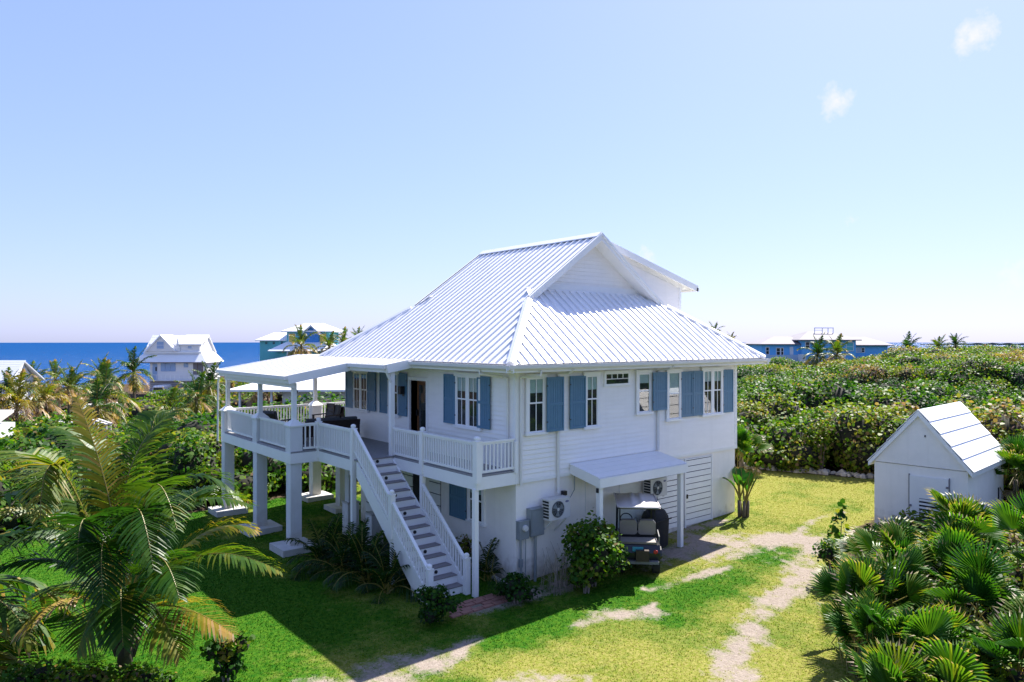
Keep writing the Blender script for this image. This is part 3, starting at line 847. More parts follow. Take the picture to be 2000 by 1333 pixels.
# rendered columns with pads, pedestal caps and porch posts
def column(x, y, top=True, zb=-.25, pad=.55, zt=3.74, post_to=5.02):
    c = MB(); h = .175
    c.box(x - h, x + h, y - h, y + h, zb, zt if top else 2.66)
    if top: c.box(x - h - .015, x + h + .015, y - h - .015, y + h + .015, 2.56, zt - .04)
    co = c.build('column', M['ppost'], house)
    pd = MB(); pd.box(x - pad, x + pad, y - pad, y + pad, zb - .2, .16 + float(ground_z(x, y)) * .5); pd.build('footing_pad', M['concrete'], co)
    if top:
        cp = MB(); cp.frus(x, y, zt - .04, zt, h + .05, h + .06); cp.frus(x, y, zt, zt + .15, h + .06, .085); cp.build('column_cap', M['trim'], co)
        pp = MB(); pp.box(x - .065, x + .065, y - .065, y + .065, zt + .12, post_to); pp.build('porch_post', M['trim'], co)
    return co
column(-3.12, 6.83); column(-3.12, 9.68); column(-3.12, 12.98); column(.3, 13.0)
column(.3, 10.6, False, pad=.5); column(3.2, 12.9, True)
# short thick piers beneath
for (x, y, zz, zt2) in ((-1.0, 7.3, 1.0, 2.62), (-1.05, 5.6, .95, .95)):
    mb = MB(); mb.box(x - .2, x + .2, y - .2, y + .2, -.3, zz + .0)
    if zt2 > zz: mb.box(x - .14, x + .14, y - .14, y + .14, zz, zt2)
    pr = mb.build('pier', M['ppost'], house)
    MB().box(x - .22, x + .22, y - .22, y + .22, zz - .0, zz + .05).build('pier_cap', M['concrete'], pr)
MB().tube([(-3.02, 6.98, 4.75), (-3.02, 6.9, 4.75)], .06, 10).build('porch_light', M['black'], house)

# ---- stairs
SX0, SX1, SY0 = -2.42, -1.30, 4.05
NR = 15; rise = (ZD + .05) / NR; run = .2536
mb = MB()
def zy(y): return ZD - rise - (SY0 - y) / run * rise
y_end = SY0 - run * (NR - 1)
for x in (SX0, SX1):
    xx = x - .02 if x == SX0 else x - .02
    mb.prism([(xx, SY0 + .02, ZD - .06), (xx, SY0 + .02, ZD - .50), (xx, y_end + .30, -.1), (xx, y_end - .10, -.1), (xx, y_end - .10, rise - .02)], (.045, 0, 0))
stairs = mb.build('staircase', M['trim'], house)
for k in range(NR):
    y = SY0 - k * run; zt = ZD - k * rise
    MB().box(SX0 + .025, SX1 - .02, y - .0, y + .02, zt - rise + .0, zt - .027).build('riser', M['trim'], stairs)
    if k: 
        MB().box(SX0 + .025, SX1 - .02, y - .015 + .0, y + run + .018, zt - .026, zt).build('tread', M['tread'], stairs)
    if k % 2 == 0:
        mb = MB(); mb.tube([(-1.80, y - .001, zt - rise * .52), (-1.80, y - .028, zt - rise * .52)], .045, 12); mb.build('step_light', M['black'], stairs)
MB().box(SX0 + .025, SX1 - .02, SY0 - .03, SY0 + .02, ZD - .044, ZD - .002).build('tread', M['tread'], stairs)
def stair_rail(x, ya, yb, zoff=.71):
    mb = MB(); f = lambda y: ZD - (SY0 - y) / run * rise
    mb.bar((x, ya, f(ya) + zoff), (x, yb, f(yb) + zoff), .085, .05); mb.bar((x, ya, f(ya) + zoff - .05), (x, yb, f(yb) + zoff - .05), .04, .05)
    mb.bar((x, ya, f(ya) + .10), (x, yb, f(yb) + .10), .05, .06)
    r = mb.build('stair_railing', M['trim'], stairs)
    n = int(round(abs(ya - yb) / .115))
    for k in range(n):
        y = ya + (yb - ya) * (k + .5) / n
        o = link('baluster', bal_me, r, (x, y, f(y) + .12)); o.scale = (1, 1, (zoff - .18) / .66)
stair_rail(SX0, 4.22, 2.2); stair_rail(SX0, 2.06, .40); stair_rail(SX1 + .0, 2.42, .42)
f = lambda y: ZD - (SY0 - y) / run * rise
newel(SX0, 2.13, f(2.13) - .28, 2.42, .07, par=stairs); newel(SX0, .33, -.1, .92, .07, par=stairs); newel(SX1, .36, -.1, .97, .07, par=stairs)
for y in (2.2, 1.15): MB().box(SX0, SX0 + .09, y - .05, y + .04, -.2, f(y) - .25).build('stair_post', M['trim'], stairs)

# ---- downspouts
def spout(path, r=.037): MB().tube(path, r, 8).build('downspout', M['gutter'], house)
spout([(-.72, -.3 + .9, 5.56), (-.72, .6, 5.45), (-.10, .42, 5.36), (-.075, .26, 5.34), (-.075, .25, 2.98)], .035)
spout([(.28, -.68, 5.56), (.28, -.66, 5.43), (.12, -.10, 5.37), (.12, -.075, 5.34), (.12, -.075, 2.56)], .035)
spout([(1.44, -.65, 5.56), (1.44, -.5, 5.46), (1.44, -.073, 5.42), (1.44, -.073, 2.2)], .045)
spout([(5.62, -.65, 5.56), (5.62, -.5, 5.46), (5.62, -.073, 5.40), (5.62, -.073, 2.95)], .045)
spout([(XO + .02, 13.0, 5.0), (-3.42, 13.15, 4.8), (-3.42, 13.2, 2.6)], .035)

# ---- carport
CX0, CX1, CY = 1.92, 5.60, -1.14
cz = lambda y: 2.93 + .20 * y
mb = MB(); mb.prism([(CX0 + .03, -.03, cz(-.03) - .03), (CX0 + .03, CY + .03, cz(CY + .03) - .03), (CX1 - .03, CY + .03, cz(CY + .03) - .03), (CX1 - .03, -.03, cz(-.03) - .03)], (0, 0, -.05))
cp = mb.build('carport', M['trim'], house)
for k in range(4):
    a, b = -.03 + (CY + .0) * k / 4 * .97, -.03 + (CY + .0) * (k + 1) / 4 * .97
    MB().hexa(((CX0 - .03, b + .006, cz(b) - .022), (CX1 + .03, b + .006, cz(b) - .022), (CX1 + .03, a - .006, cz(a) - .022), (CX0 - .03, a - .006, cz(a) - .022),
               (CX0 - .03, b + .006, cz(b) + .006), (CX1 + .03, b + .006, cz(b) + .006), (CX1 + .03, a - .006, cz(a) + .002), (CX0 - .03, a - .006, cz(a) + .002))).build('roof_board', M['roof'], cp)
for (p, q) in (((CX0, -.04, cz(0) - .15), (CX0, CY, cz(CY) - .15)), ((CX1, -.04, cz(0) - .15), (CX1, CY, cz(CY) - .15))):
    MB().bar(p, q, .045, .24).build('fascia', M['trim'], cp)
MB().bar((CX0 - .022, CY - .02, cz(CY) - .15), (CX1 + .022, CY - .02, cz(CY) - .15), .045, .245).build('fascia', M['trim'], cp)
for x in (2.04, 5.46):
    MB().box(x - .065, x + .065, -1.09, -.96, -.1, 2.5).build('carport_post', M['trim'], cp)
mb = MB(); mb.box(1.94, 1.975, -1.06, -.99, 2.28, 2.40); mb.build('security_camera', M['black'], cp)

# ------------------------------------------------------------------ other buildings
RZV = math.radians(-39.25)
M['white2'] = paint('far_white_wall', (.78, .77, .77), .7, .03, .8)
M['white_roof2'] = paint('far_white_roof', (.82, .82, .82), .5, .03, .6)
M['paleblue'] = paint('pale_blue_shutter', (.30, .42, .62), .6, .05, 2)
M['teal'] = paint('teal_wall', (.13, .50, .54), .7, .06, 1.0)
M['blue_bay'] = paint('deep_blue_wall', (.06, .26, .60), .7, .06, 1.0)
M['yellow'] = paint('yellow_shutter', (.75, .55, .10), .6, .05, 2)
M['bluewall'] = paint('bright_blue_wall', (.15, .50, .88), .7, .06, .8)
M['greyroof'] = paint('grey_shingle_roof', (.21, .195, .215), .8, .1, 1.5)
M['brown_gutter'] = paint('brown_gutter', (.12, .06, .035), .5, .1, 4)
M['purple_slat'] = paint('greyed_slats', (.50, .46, .47), .7, .1, 3)
M['palecol'] = paint('bluish_fence', (.42, .55, .72), .7, .05, 2)
M['winglass'] = paint('dark_window', (.02, .025, .03), .15, .1, 2)

def rect_hip(mb, x0, x1, y0, y1, z0, x2, x3, y2, y3, z1, m=0, th=.14):
    """hip roof body from an eave rectangle to an upper rectangle or ridge"""
    a = [(x0, y0, z0), (x1, y0, z0), (x1, y1, z0), (x0, y1, z0)]; b = [(x2, y2, z1), (x3, y2, z1), (x3, y3, z1), (x2, y3, z1)]
    mb.hexa([(x, y, z - th) for x, y, z in a] + a, m)
    i = len(mb.v); mb.v += a + b
    for f in ((0, 1, 5, 4), (1, 2, 6, 5), (2, 3, 7, 6), (3, 0, 4, 7)): mb.f.append(tuple(i + k for k in f)); mb.m.append(m)
    if abs(y2 - y3) > .01: mb.f.append((i + 4, i + 5, i + 6, i + 7)); mb.m.append(m)
    return mb
def win(par, x0, x1, z0, z1, y=0, m='winglass', fr='white2', shut=None, sw=.5):
    mb = MB(); t = .09
    mb.box(x0 - t, x1 + t, y - .07, y - .002, z0 - t, z0); mb.box(x0 - t, x1 + t, y - .07, y - .002, z1, z1 + t)
    mb.box(x0 - t, x0, y - .07, y - .002, z0, z1); mb.box(x1, x1 + t, y - .07, y - .002, z0, z1)
    mb.box(x0, x1, y - .06, y - .003, (z0 + z1) / 2 - .03, (z0 + z1) / 2 + .03)
    w = mb.build('window', M[fr], par)
    MB().box(x0, x1, y - .04, y - .005, z0, z1).build('pane', M[m], w)
    if shut:
        for s in (x0 - t - sw, x1 + t): MB().box(s, s + sw, y - .08, y - .004, z0 - .05, z1 + .05).build('shutter', M[shut], par)
    return w
def seams(par, x0, x1, y0, y1, z0, z1, n, across=False):
    """raised panels on a roof slope, each its own piece"""
    for k in range(n):
        if across:
            a, b = k / n, (k + 1) / n - .012
            p = [(x0, y0 + (y1 - y0) * a, z0 + (z1 - z0) * a), (x1, y0 + (y1 - y0) * a, z0 + (z1 - z0) * a), (x1, y0 + (y1 - y0) * b, z0 + (z1 - z0) * b), (x0, y0 + (y1 - y0) * b, z0 + (z1 - z0) * b)]
        else:
            a, b = x0 + (x1 - x0) * k / n, x0 + (x1 - x0) * (k + .97) / n
            p = [(a, y0, z0), (b, y0, z0), (b, y1, z1), (a, y1, z1)]
        MB().prism(p, (0, -.01, .035)).build('roof_panel', M['white_roof2'], par)

# white house by the sea
w = empty('white_house', (17.5, 101.15, 0), RZV, 'white seaside house with pointed dormer and pale blue shutters behind a white van', 'house')
mb = MB(); mb.box(-4.0, 4.3, 0, 5, .4, 3.1); mb.box(-4.6, 3.2, .9, 5.0, 3.0, 5.9); wl = mb.build('wall', M['white2'], w)
MB().box(-4.0, 4.25, -.02, 5, -2.6, .45).build('base_wall', M['dark'], w)
for k in range(9): MB().box(-4.05, 4.3, -.10, -.03, -2.3 + k * .3, -2.3 + k * .3 + .26).build('base_slat', M['purple_slat'], w)
mb = MB(); rect_hip(mb, -6.6, 4.7, -.7, 6.0, 3.18, -4.75, 3.3, .8, 5.4, 4.75); rf = mb.build('skirt_roof', M['white_roof2'], w)
MB().box(-6.3, 4.65, -.78, -.69, 3.0, 3.12).build('gutter', M['brown_gutter'], rf)
for x in (3.4, 4.2): MB().box(x, x + .07, -.72, -.65, .4, 3.0).build('downspout', M['brown_gutter'], w)
mb = MB(); mb.prism([(-5.1, .2, 4.6), (-5.1, 3.0, 7.2), (-5.1, 5.8, 4.6), (-5.1, 5.8, 4.42), (-5.1, 3.0, 7.02), (-5.1, .2, 4.42)], (8.7, 0, 0)); up = mb.build('main_roof', M['white_roof2'], w)
seams(up, -5.05, 3.55, .2, 2.95, 4.63, 7.19, 7, True)
mb = MB(); mb.prism([(-5.0, .7, 4.7), (-5.0, 3.0, 6.95), (-5.0, 5.4, 4.7)], (8.4, 0, 0)); mb.build('gable_wall', M['white2'], w)
# pointed dormer
mb = MB(); mb.prism([(-4.55, .1, 4.75), (-2.4, .1, 7.05), (-.25, .1, 4.75)], (0, 4, 0)); dm = mb.build('dormer', M['white2'], w)
mb = MB(); mb.prism([(-4.75, -.15, 4.75), (-2.4, -.15, 7.25), (-.05, -.15, 4.75), (-.3, -.15, 4.75), (-2.4, -.15, 7.0), (-4.5, -.15, 4.75)], (0, 4.2, 0)); mb.build('dormer_roof', M['white_roof2'], dm)
win(dm, -3.0, -1.95, 5.15, 6.2, .1, 'paleblue')
mb = MB(); mb.box(.3, 3.3, .4, 2.2, 4.5, 5.95); d2 = mb.build('dormer', M['white2'], w)
mb = MB(); mb.prism([(.1, .1, 5.85), (.1, 3.0, 7.25), (.1, 3.0, 7.1), (.1, .1, 5.7)], (3.6, 0, 0)); mb.build('dormer_roof', M['white_roof2'], d2)
win(d2, 1.5, 2.1, 5.2, 5.55, .4, 'paleblue')
mb = MB(); mb.prism([(-.35, .2, 4.8), (.1, .2, 6.9), (.45, .2, 4.8)], (0, 3, 0)); mb.build('valley_gable', M['white2'], w)
for x in (-2.35, -1.6, -.85): MB().box(x, x + .7, -.08, -.004, 1.75, 3.0).build('shutter', M['paleblue'], w)
MB().box(-3.6, -2.9, -.07, -.004, .5, 2.9).build('door', M['paleblue'], w); MB().box(-3.15, -2.92, -.1, -.071, 1.8, 2.4).build('door_pane', M['winglass'], w)
MB().box(1.1, 1.75, -.08, -.004, 2.35, 3.0).build('shutter', M['paleblue'], w)
MB().box(2.5, 3.9, -.06, -.004, 1.2, 2.95).build('recess_plate', M['greyroof'], w)  # flat plate, its grey stands in for the dim porch recess
mb = MB()
for k in range(13): mb.box(-4.0 + k * .68, -3.95 + k * .68, -.9, -.85, .45, 1.25)
mb.box(-4.0, 4.3, -.91, -.84, 1.22, 1.28); mb.box(-4.0, 4.3, -.9, 0, .36, .45); o = mb.build('balcony_railing', M['white2'], w)

# van and concrete drive
v = empty('van', (14.35, 98.56, float(ground_z(14.35, 98.56)) + .02), RZV + .1, 'small white van seen from behind on the concrete drive', 'van')
mb = MB(); P = []
for y, h, wd in ((0, 1.85, .80), (.25, 1.98, .82), (3.2, 1.98, .82), (3.9, 1.2, .8), (4.4, 1.1, .75)):
    P.append([(-wd, y, .35), (wd, y, .35), (wd * 1.02, y, 1.0), (wd * .9, y, h - .1), (wd * .7, y, h), (-wd * .7, y, h), (-wd * .9, y, h - .1), (-wd * 1.02, y, 1.0)])
for a, b in zip(P[:-1], P[1:]):
    i = len(mb.v); mb.v += a + b
    for k in range(8): k2 = (k + 1) % 8; mb.f.append((i + k, i + k2, i + 8 + k2, i + 8 + k)); mb.m.append(0)
mb.poly(P[0][::-1]); mb.poly(P[-1])
vb = mb.build('body', paint('white_van_paint', (.8, .8, .82), .25, .02, 2), v)
MB().box(-.66, .66, -.04, .02, 1.15, 1.72).build('rear_window', M['winglass'], v)
for x in (-.74, .62): MB().box(x, x + .12, -.03, .02, .75, 1.05).build('tail_light', paint('red_lens', (.4, .02, .02), .3), v)
MB().box(-.25, .25, -.03, .02, .62, .74).build('number_plate', M['greyroof'], v)
MB().box(-.8, .8, -.08, .03, .35, .5).build('bumper', M['white2'], v)
for x in (-.72, .72):
    for y in (.7, 3.4): MB().tube([(x - .1, y, .3), (x + .1, y, .3)], .31, 14).build('wheel', M['black'], v)
mb = MB()
for k in range(12):
    for j in range(4):
        p = [(-3.4 + j * 1.9 + .02, 8 - k * 4), (-3.4 + j * 1.9 + 1.86, 8 - k * 4), (-3.4 + j * 1.9 + 1.86, 8 - k * 4 - 3.9), (-3.4 + j * 1.9 + .02, 8 - k * 4 - 3.9)]
        q = [(14.35 + a * RT[0] + b * FW[0], 98.56 + a * RT[1] + b * FW[1]) for a, b in p]
        mb.prism([(x, y, float(ground_z(x, y)) - .25) for x, y in q], (0, 0, .27))
tag(mb.build('driveway', M['concrete']), kind='structure')

# teal house on the rise
w = empty('teal_house', (30.0, 87.07, 0), RZV, 'turquoise house with white hip roofs and yellow shutters on the rise', 'house')
mb = MB(); mb.box(-1.1, 5.0, 0, 6, 4, 7.75); mb.box(-1.5, 6.0, -2.0, 6, 1, 4.95); mb.box(-5.4, -1.1, 1, 6, 1, 6.45); wl = mb.build('wall', M['teal'], w)
mb = MB(); rect_hip(mb, -1.75, 6.0, -.6, 6.6, 7.75, .8, 3.4, 2.8, 3.2, 8.95); mb.build('main_roof', M['white_roof2'], w)
mb = MB(); rect_hip(mb, -5.9, -.9, .4, 6.6, 6.45, -4.1, -1.1, 3.3, 3.7, 7.55); mb.build('wing_roof', M['white_roof2'], w)
mb = MB(); rect_hip(mb, -3.0, 6.8, -2.7, 2, 4.95, -1.1, 5.1, -.02, 1.0, 6.2); mb.build('porch_roof', M['white_roof2'], w)
mb = MB(); mb.prism([(1.5, -.25, 5.6), (3.6, -.25, 5.6), (3.6, -.25, 7.4), (2.55, -.25, 8.35), (1.5, -.25, 7.4)], (0, .35, 0)); bay = mb.build('bay', M['blue_bay'], w)
mb = MB(); mb.prism([(1.0, -.7, 7.3), (2.55, -.7, 8.7), (4.1, -.7, 7.3), (3.8, -.7, 7.3), (2.55, -.7, 8.42), (1.3, -.7, 7.3)], (0, 2.5, 0)); mb.build('bay_roof', M['white_roof2'], bay)
for x in (-.75, 3.75): 
    MB().box(x, x + .85, -.08, -.004, 6.1, 7.35).build('shutter', M['yellow'], w)
win(w, -.75, .1, 6.15, 7.3, -.0, 'winglass', 'white2')
MB().box(-.6, -.05, -.15, -.071, 6.15, 7.3).build('shutter', M['yellow'], w)
win(w, 1.45, 1.9, 3.2, 4.75, -2.0, 'winglass', 'yellow', 'yellow', .35)
for x in (-4.6, -3.5, -2.3): win(w, x, x + .35, 5.85, 6.2, 1.0, 'winglass', 'teal')
MB().box(-.3, -.16, -2.6, -2.46, 1.5, 4.95).build('porch_post', M['white2'], w)

# white bungalow just behind the deck
w = empty('bungalow', (8.77, 33.38, 0), RZV, 'low white bungalow with broad white roof just behind the deck', 'house')
mb = MB(); mb.box(-1.9, 12, .6, 9, -.6, 2.75); wl = mb.build('wall', M['white2'], w)
mb = MB(); rect_hip(mb, -5.4, 13, -.6, 10, 2.95, -.6, 9, 4.2, 5.2, 4.35); rf = mb.build('roof', M['white_roof2'], w)
for k in range(12): MB().box(-1.9 + k * 1.1, -1.86 + k * 1.1, .56, .6, -.2, 2.72).build('wall_batten', M['trim'], w)
win(w, -.25, .35, .3, 2.3, .6, 'winglass'); win(w, 2.35, 2.65, .9, 2.3, .6, 'winglass'); win(w, 2.9, 3.4, 1.75, 2.3, .6, 'winglass')
mb = MB(); mb.box(2.7, 4.3, .3, .55, .2, 1.6); mb.box(3.5, 3.95, .27, .31, .9, 1.45); sh = MB().box(2.8, 3.4, .1, .56, .2, 1.65).build('outdoor_shower_screen', M['palecol'], w)
win(w, 3.65, 4.2, .6, 1.5, .6, 'winglass')
for x in (-4.7, -3.3, -2.5): MB().box(x, x + .13, -.2, -.07, -.6, 2.85).build('porch_post', M['white2'], w)
mb = MB(); mb.box(-5.0, -1.9, -.5, .6, -.6, .0); mb.build('porch_floor', M['concrete'], w)
for k in range(16): MB().box(-4.9 + k * .19, -4.86 + k * .19, -.42, -.38, 0, .75).build('baluster', M['white2'], w)
MB().box(-4.95, -1.9, -.44, -.36, .75, .82).build('handrail', M['white2'], w)

# blue house on the right horizon
w = empty('blue_house', (95.05, 40.38, 0), RZV, 'bright blue house with grey hip roofs on the right skyline', 'house')
mb = MB(); mb.box(-10.0, -4.1, 0, 8, 1, 5.85); mb.box(-4.1, 4.15, -.6, 8, 1, 6.45); mb.box(4.15, 9.5, .4, 8, 1, 5.7); wl = mb.build('wall', M['bluewall'], w)
mb = MB(); rect_hip(mb, -10.4, -3.6, -.5, 8.5, 5.85, -6.9, -4.2, 3.5, 4.5, 7.0); mb.build('wing_roof', M['greyroof'], w)
mb = MB(); rect_hip(mb, -4.75, 4.75, -1.2, 8.6, 6.5, -1.5, 1.4, 3.4, 4.2, 7.8); mr = mb.build('main_roof', M['greyroof'], w)
mb = MB(); rect_hip(mb, 4.0, 10.2, -.2, 8.5, 5.7, 4.8, 7.6, 3.5, 4.5, 6.95); mb.build('wing_roof', M['greyroof'], w)
mb = MB()
for x in (-.9, .3, 1.2, 2.0): mb.box(x, x + .1, 2.4, 2.5, 7.0, 8.38)
mb.box(-.9, 2.1, 2.38, 2.52, 8.28, 8.40); mb.box(-.9, .35, 2.42, 2.48, 7.95, 8.0); mb.build('roof_railing', M['white2'], mr)
win(w, -9.3, -8.9, 4.3, 5.3, 0, 'winglass'); win(w, -7.7, -7.2, 4.2, 5.2, 0); win(w, -7.0, -6.7, 4.2, 5.2, 0); win(w, -5.6, -5.25, 4.3, 5.3, 0, 'white2')
win(w, -3.5, -2.95, 5.2, 6.1, -.6); win(w, 2.7, 3.7, 4.85, 6.0, -.6, 'teal'); win(w, 4.7, 5.4, 4.6, 5.2, .4, 'palecol'); win(w, 5.45, 5.9, 4.6, 5.2, .4)
MB().box(-10.0, -4.2, -1.2, -1.1, 2.0, 4.2).build('terrace_wall', M['palecol'], w)
MB().box(-4.9, -4.2, -2.5, -1.2, 3.0, 4.3).build('stair_flank', M['white2'], w)
MB().box(4.3, 8.0, -.6, -.5, 2.5, 4.0).build('terrace_wall', M['palecol'], w)

# house at the left frame edge
w = empty('white_roofed_house', (-5.36, 70.76, 0), RZV, 'white roofed house cut by the left edge of the view', 'house')
mb = MB(); mb.box(-9, -.3, .6, 3.8, -1.5, 2.3); mb.prism([(-.3, .4, 2.3), (-.3, 2.2, 4.15), (-.3, 4.0, 2.3)], (-9, 0, 0)); mb.build('wall', M['white2'], w)
mb = MB(); mb.prism([(.55, 0, 2.35), (-.1, 2.2, 4.35), (-.1, 2.2, 4.2), (.55, 0, 2.2)], (-9.5, 0, 0)); mb.prism([(.55, 4.4, 2.35), (-.1, 2.2, 4.35), (-.1, 2.2, 4.2), (.55, 4.4, 2.2)], (-9.5, 0, 0)); rf = mb.build('roof', M['white_roof2'], w)
seams(rf, -8.6, .1, .06, 2.15, 2.42, 4.36, 9, True)
win(w, -1.6, -1.2, .6, 1.6, .6)
w = empty('small_outbuilding', (-8.63, 32.11, 0), RZV, 'pale low roof corner among bushes at the left edge', 'shed')
mb = MB(); mb.box(-4.2, -1.0, .2, 2.4, -.4, 1.75); mb.build('wall', M['white2'], w)
mb = MB(); mb.prism([(-4.2, .0, 1.8), (-.6, .0, 1.8), (-1.0, 2.3, 2.45), (-4.2, 2.3, 2.45)], (0, 0, -.14)); mb.build('roof', M['concrete'], w)

# ---- pump shed on the right
s = empty('storage_shed', (10.7, -4.3, float(ground_z(10.8, -5))), math.radians(4.25), 'white gabled shed with slatted vent door among the fan palms', 'shed')
SW, SDp, SE, SPk = 2.5, 3.9, 2.14, 3.80
gmat = M['stucco']
mb = MB(); mb.box(0, SDp, -SW, 0, -.6, SE); wl = mb.build('wall', gmat, s)
mb = MB(); mb.prism([(-.03, 0.0, SE + .02), (-.03, -SW / 2, SPk - .12), (-.03, -SW, SE + .02)], (SDp + .06, 0, 0)); mb.build('gable', gmat, s)
sl_ = (SPk - SE) / (SW / 2 + .14)
for sgn in (1, -1):
    ye = -SW / 2 + sgn * (SW / 2 + .14)
    mb = MB(); mb.prism([(-.12, -SW / 2, SPk), (-.12, ye, SE), (-.12, ye, SE - .13), (-.12, -SW / 2, SPk - .17)], (SDp + .24, 0, 0)); r = mb.build('roof', M['trim'], s)
    nrm = Vector((0, sgn * (SPk - SE), SW / 2 + .14)).normalized()
    for k in range(5):
        a, b = k / 5, (k + 1) / 5
        ya, yb = -SW / 2 + (ye + SW / 2) * a, -SW / 2 + (ye + SW / 2) * b; za, zb = SPk + (SE - SPk) * a, SPk + (SE - SPk) * b
        MB().prism([Vector((-.13, ya, za)) + nrm * .004, Vector((SDp + .13, ya, za)) + nrm * .004, Vector((SDp + .13, yb, zb)) + nrm * .03, Vector((-.13, yb, zb)) + nrm * .03], nrm * .02).build('roof_panel', M['roof'], r)
mb = MB(); mb.box(-.045, -.002, -2.02, -1.0, -.1, 1.86); dr = mb.build('door', M['white'], s)
mb = MB(); mb.box(-.05, -.046, -1.76, -1.26, .55, 1.22); mb.build('vent_opening', M['dark'], dr)
for k in range(6): MB().box(-.075, -.05, -1.77, -1.25, .60 + k * .11, .655 + k * .11).build('louvre_slat', M['white'], dr)
for z in (.95, 1.6): MB().box(-.07, -.04, -1.06 - .96 * (z > 1.2), -1.0 - .96 * (z > 1.2), z, z + .06).build('hinge', M['greyroof'], dr)
MB().box(-.04, -.0, -1.0, -.97, -.1, 1.9).build('door_joint', M['greyroof'], s); MB().box(-.04, 0, -2.05, -2.03, -.1, 1.9).build('door_joint', M['greyroof'], s)
MB().box(3.2, 3.3, -SW - .02, -SW + .01, .9, 1.25).build('vent_slot', M['dark'], s)
MB().box(-.05, -.02, -1.43, -1.40, 3.02, 3.08).build('gable_vent', M['dark'], s)

# ------------------------------------------------------------------ vegetation
GREENS = [(0.0, (.008, .040, .004)), (.3, (.022, .090, .007)), (.55, (.080, .175, .010)), (.72, (.17, .22, .015)), (.86, (.22, .165, .05)), (1.0, (.26, .165, .125))]
M['leaf'] = leaf_mat('sea_grape_leaf', GREENS, .52, .48, spec=.2)
M['palm'] = leaf_mat('palm_leaflet', [(0.0, (.008, .034, .005)), (.25, (.020, .075, .007)), (.5, (.075, .145, .010)), (.7, (.24, .20, .016)), (.85, (.38, .24, .07)), (1.0, (.42, .30, .23))], .44, .46, spec=.35)
M['fan'] = leaf_mat('fan_palm_leaf', [(0.0, (.010, .050, .008)), (.3, (.026, .115, .009)), (.55, (.080, .195, .012)), (.75, (.22, .22, .02)), (1.0, (.40, .30, .22))], .45, .46, spec=.3)
M['rachis'] = paint('palm_midrib', (.21, .17, .025), .5, .1, 4)
M['bark_dark'] = paint('dead_leaf_base', (.085, .06, .04), .9, .25, 6, .6, 14)
M['trunk'] = paint('palm_trunk_bark', (.15, .115, .085), .9, .2, 6, .8, 14)
M['core'] = paint('painted_shade_core', (.020, .020, .010), .95, .3, 3)  # near-black colour paints the shade between the leaves
M['twig'] = paint('pale_twigs', (.26, .21, .17), .85, .15, 5)
M['rock'] = paint('pale_limestone', (.48, .44, .40), .9, .2, 5, .5, 12)

def unit(a): return a / np.maximum(np.linalg.norm(a, axis=-1, keepdims=True), 1e-9)

HEXA = np.array([(-.5, 0), (-.27, .40), (.24, .43), (.5, 0), (.24, -.43), (-.27, -.40)])
def leaf_geo(P, Nn, S, hexa=True, aspect=1.0, R=None):
    """leaf polygons at P facing Nn with size S"""
    R = R or rng
    n = len(P); r = R.normal(size=(n, 3)); T = unit(np.cross(Nn, r)); B = np.cross(Nn, T)
    sh = HEXA if hexa else np.array([(-.5, 0), (0, .42), (.5, 0), (0, -.42)])
    k = len(sh)
    fold = np.abs(sh[:, 1]) * .35
    V = P[:, None, :] + T[:, None, :] * (sh[:, 0] * 1.0)[None, :, None] * S[:, None, None] + B[:, None, :] * (sh[:, 1] * aspect)[None, :, None] * S[:, None, None] + Nn[:, None, :] * fold[None, :, None] * S[:, None, None]
    F = np.arange(n * k).reshape(n, k)
    return V.reshape(-1, 3), F

def ball(n1=4, n2=7):
    V = [(0, 0, 1)]; F = []
    for i in range(1, n1):
        t = PI * i / n1
        for k in range(n2): V.append((math.sin(t) * math.cos(2 * PI * k / n2), math.sin(t) * math.sin(2 * PI * k / n2), math.cos(t)))
    V.append((0, 0, -1))
    for k in range(n2): F.append((0, 1 + k, 1 + (k + 1) % n2, 1 + (k + 1) % n2))
    for i in range(n1 - 2):
        for k in range(n2):
            a = 1 + i * n2 + k; b = 1 + i * n2 + (k + 1) % n2; F.append((a, a + n2, b + n2, b))
    o = 1 + (n1 - 2) * n2
    for k in range(n2): F.append((o + k, len(V) - 1, len(V) - 1, o + (k + 1) % n2))
    return np.array(V), F
BV, BF = ball()
BT = [tuple(f[:2]) + (f[2],) for f in BF]

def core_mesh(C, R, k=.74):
    """squashed balls as triangles, coloured dark for the shade inside the bushes"""
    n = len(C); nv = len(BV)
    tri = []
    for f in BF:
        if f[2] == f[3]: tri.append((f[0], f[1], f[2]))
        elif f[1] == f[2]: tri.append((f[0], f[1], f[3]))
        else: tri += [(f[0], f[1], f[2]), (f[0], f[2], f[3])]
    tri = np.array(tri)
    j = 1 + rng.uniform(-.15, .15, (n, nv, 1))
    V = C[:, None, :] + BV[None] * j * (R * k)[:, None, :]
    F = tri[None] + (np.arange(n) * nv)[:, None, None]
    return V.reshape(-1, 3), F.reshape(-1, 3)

def clump_cloud(C, R, cnt, S, tint, up_bias=.5, zmin=-.35, spread=.12, tvar=.10):
    """leaves spread over the outer shells of many clumps; C (n,3), R (n,3) radii, cnt (n,), S (n,), tint (n,)"""
    ii = np.repeat(np.arange(len(C)), cnt); m = len(ii)
    u = unit(rng.normal(size=(m, 3)))
    bad = u[:, 2] < zmin; u[bad, 2] = np.abs(u[bad, 2])
    u = unit(u)
    rad = rng.uniform(.74, 1.06, (m, 1)) + rng.normal(0, spread, (m, 1)) * .5
    P = C[ii] + u * R[ii] * rad
    N_ = unit(u * .55 + np.array([0, 0, up_bias]) + rng.normal(size=(m, 3)) * .55)
    s = S[ii] * rng.uniform(.65, 1.25, m)
    t = np.clip(tint[ii] + rng.normal(0, tvar, m) + (rng.random(m) < .05) * .4, 0, 1)
    return P, N_, s, t

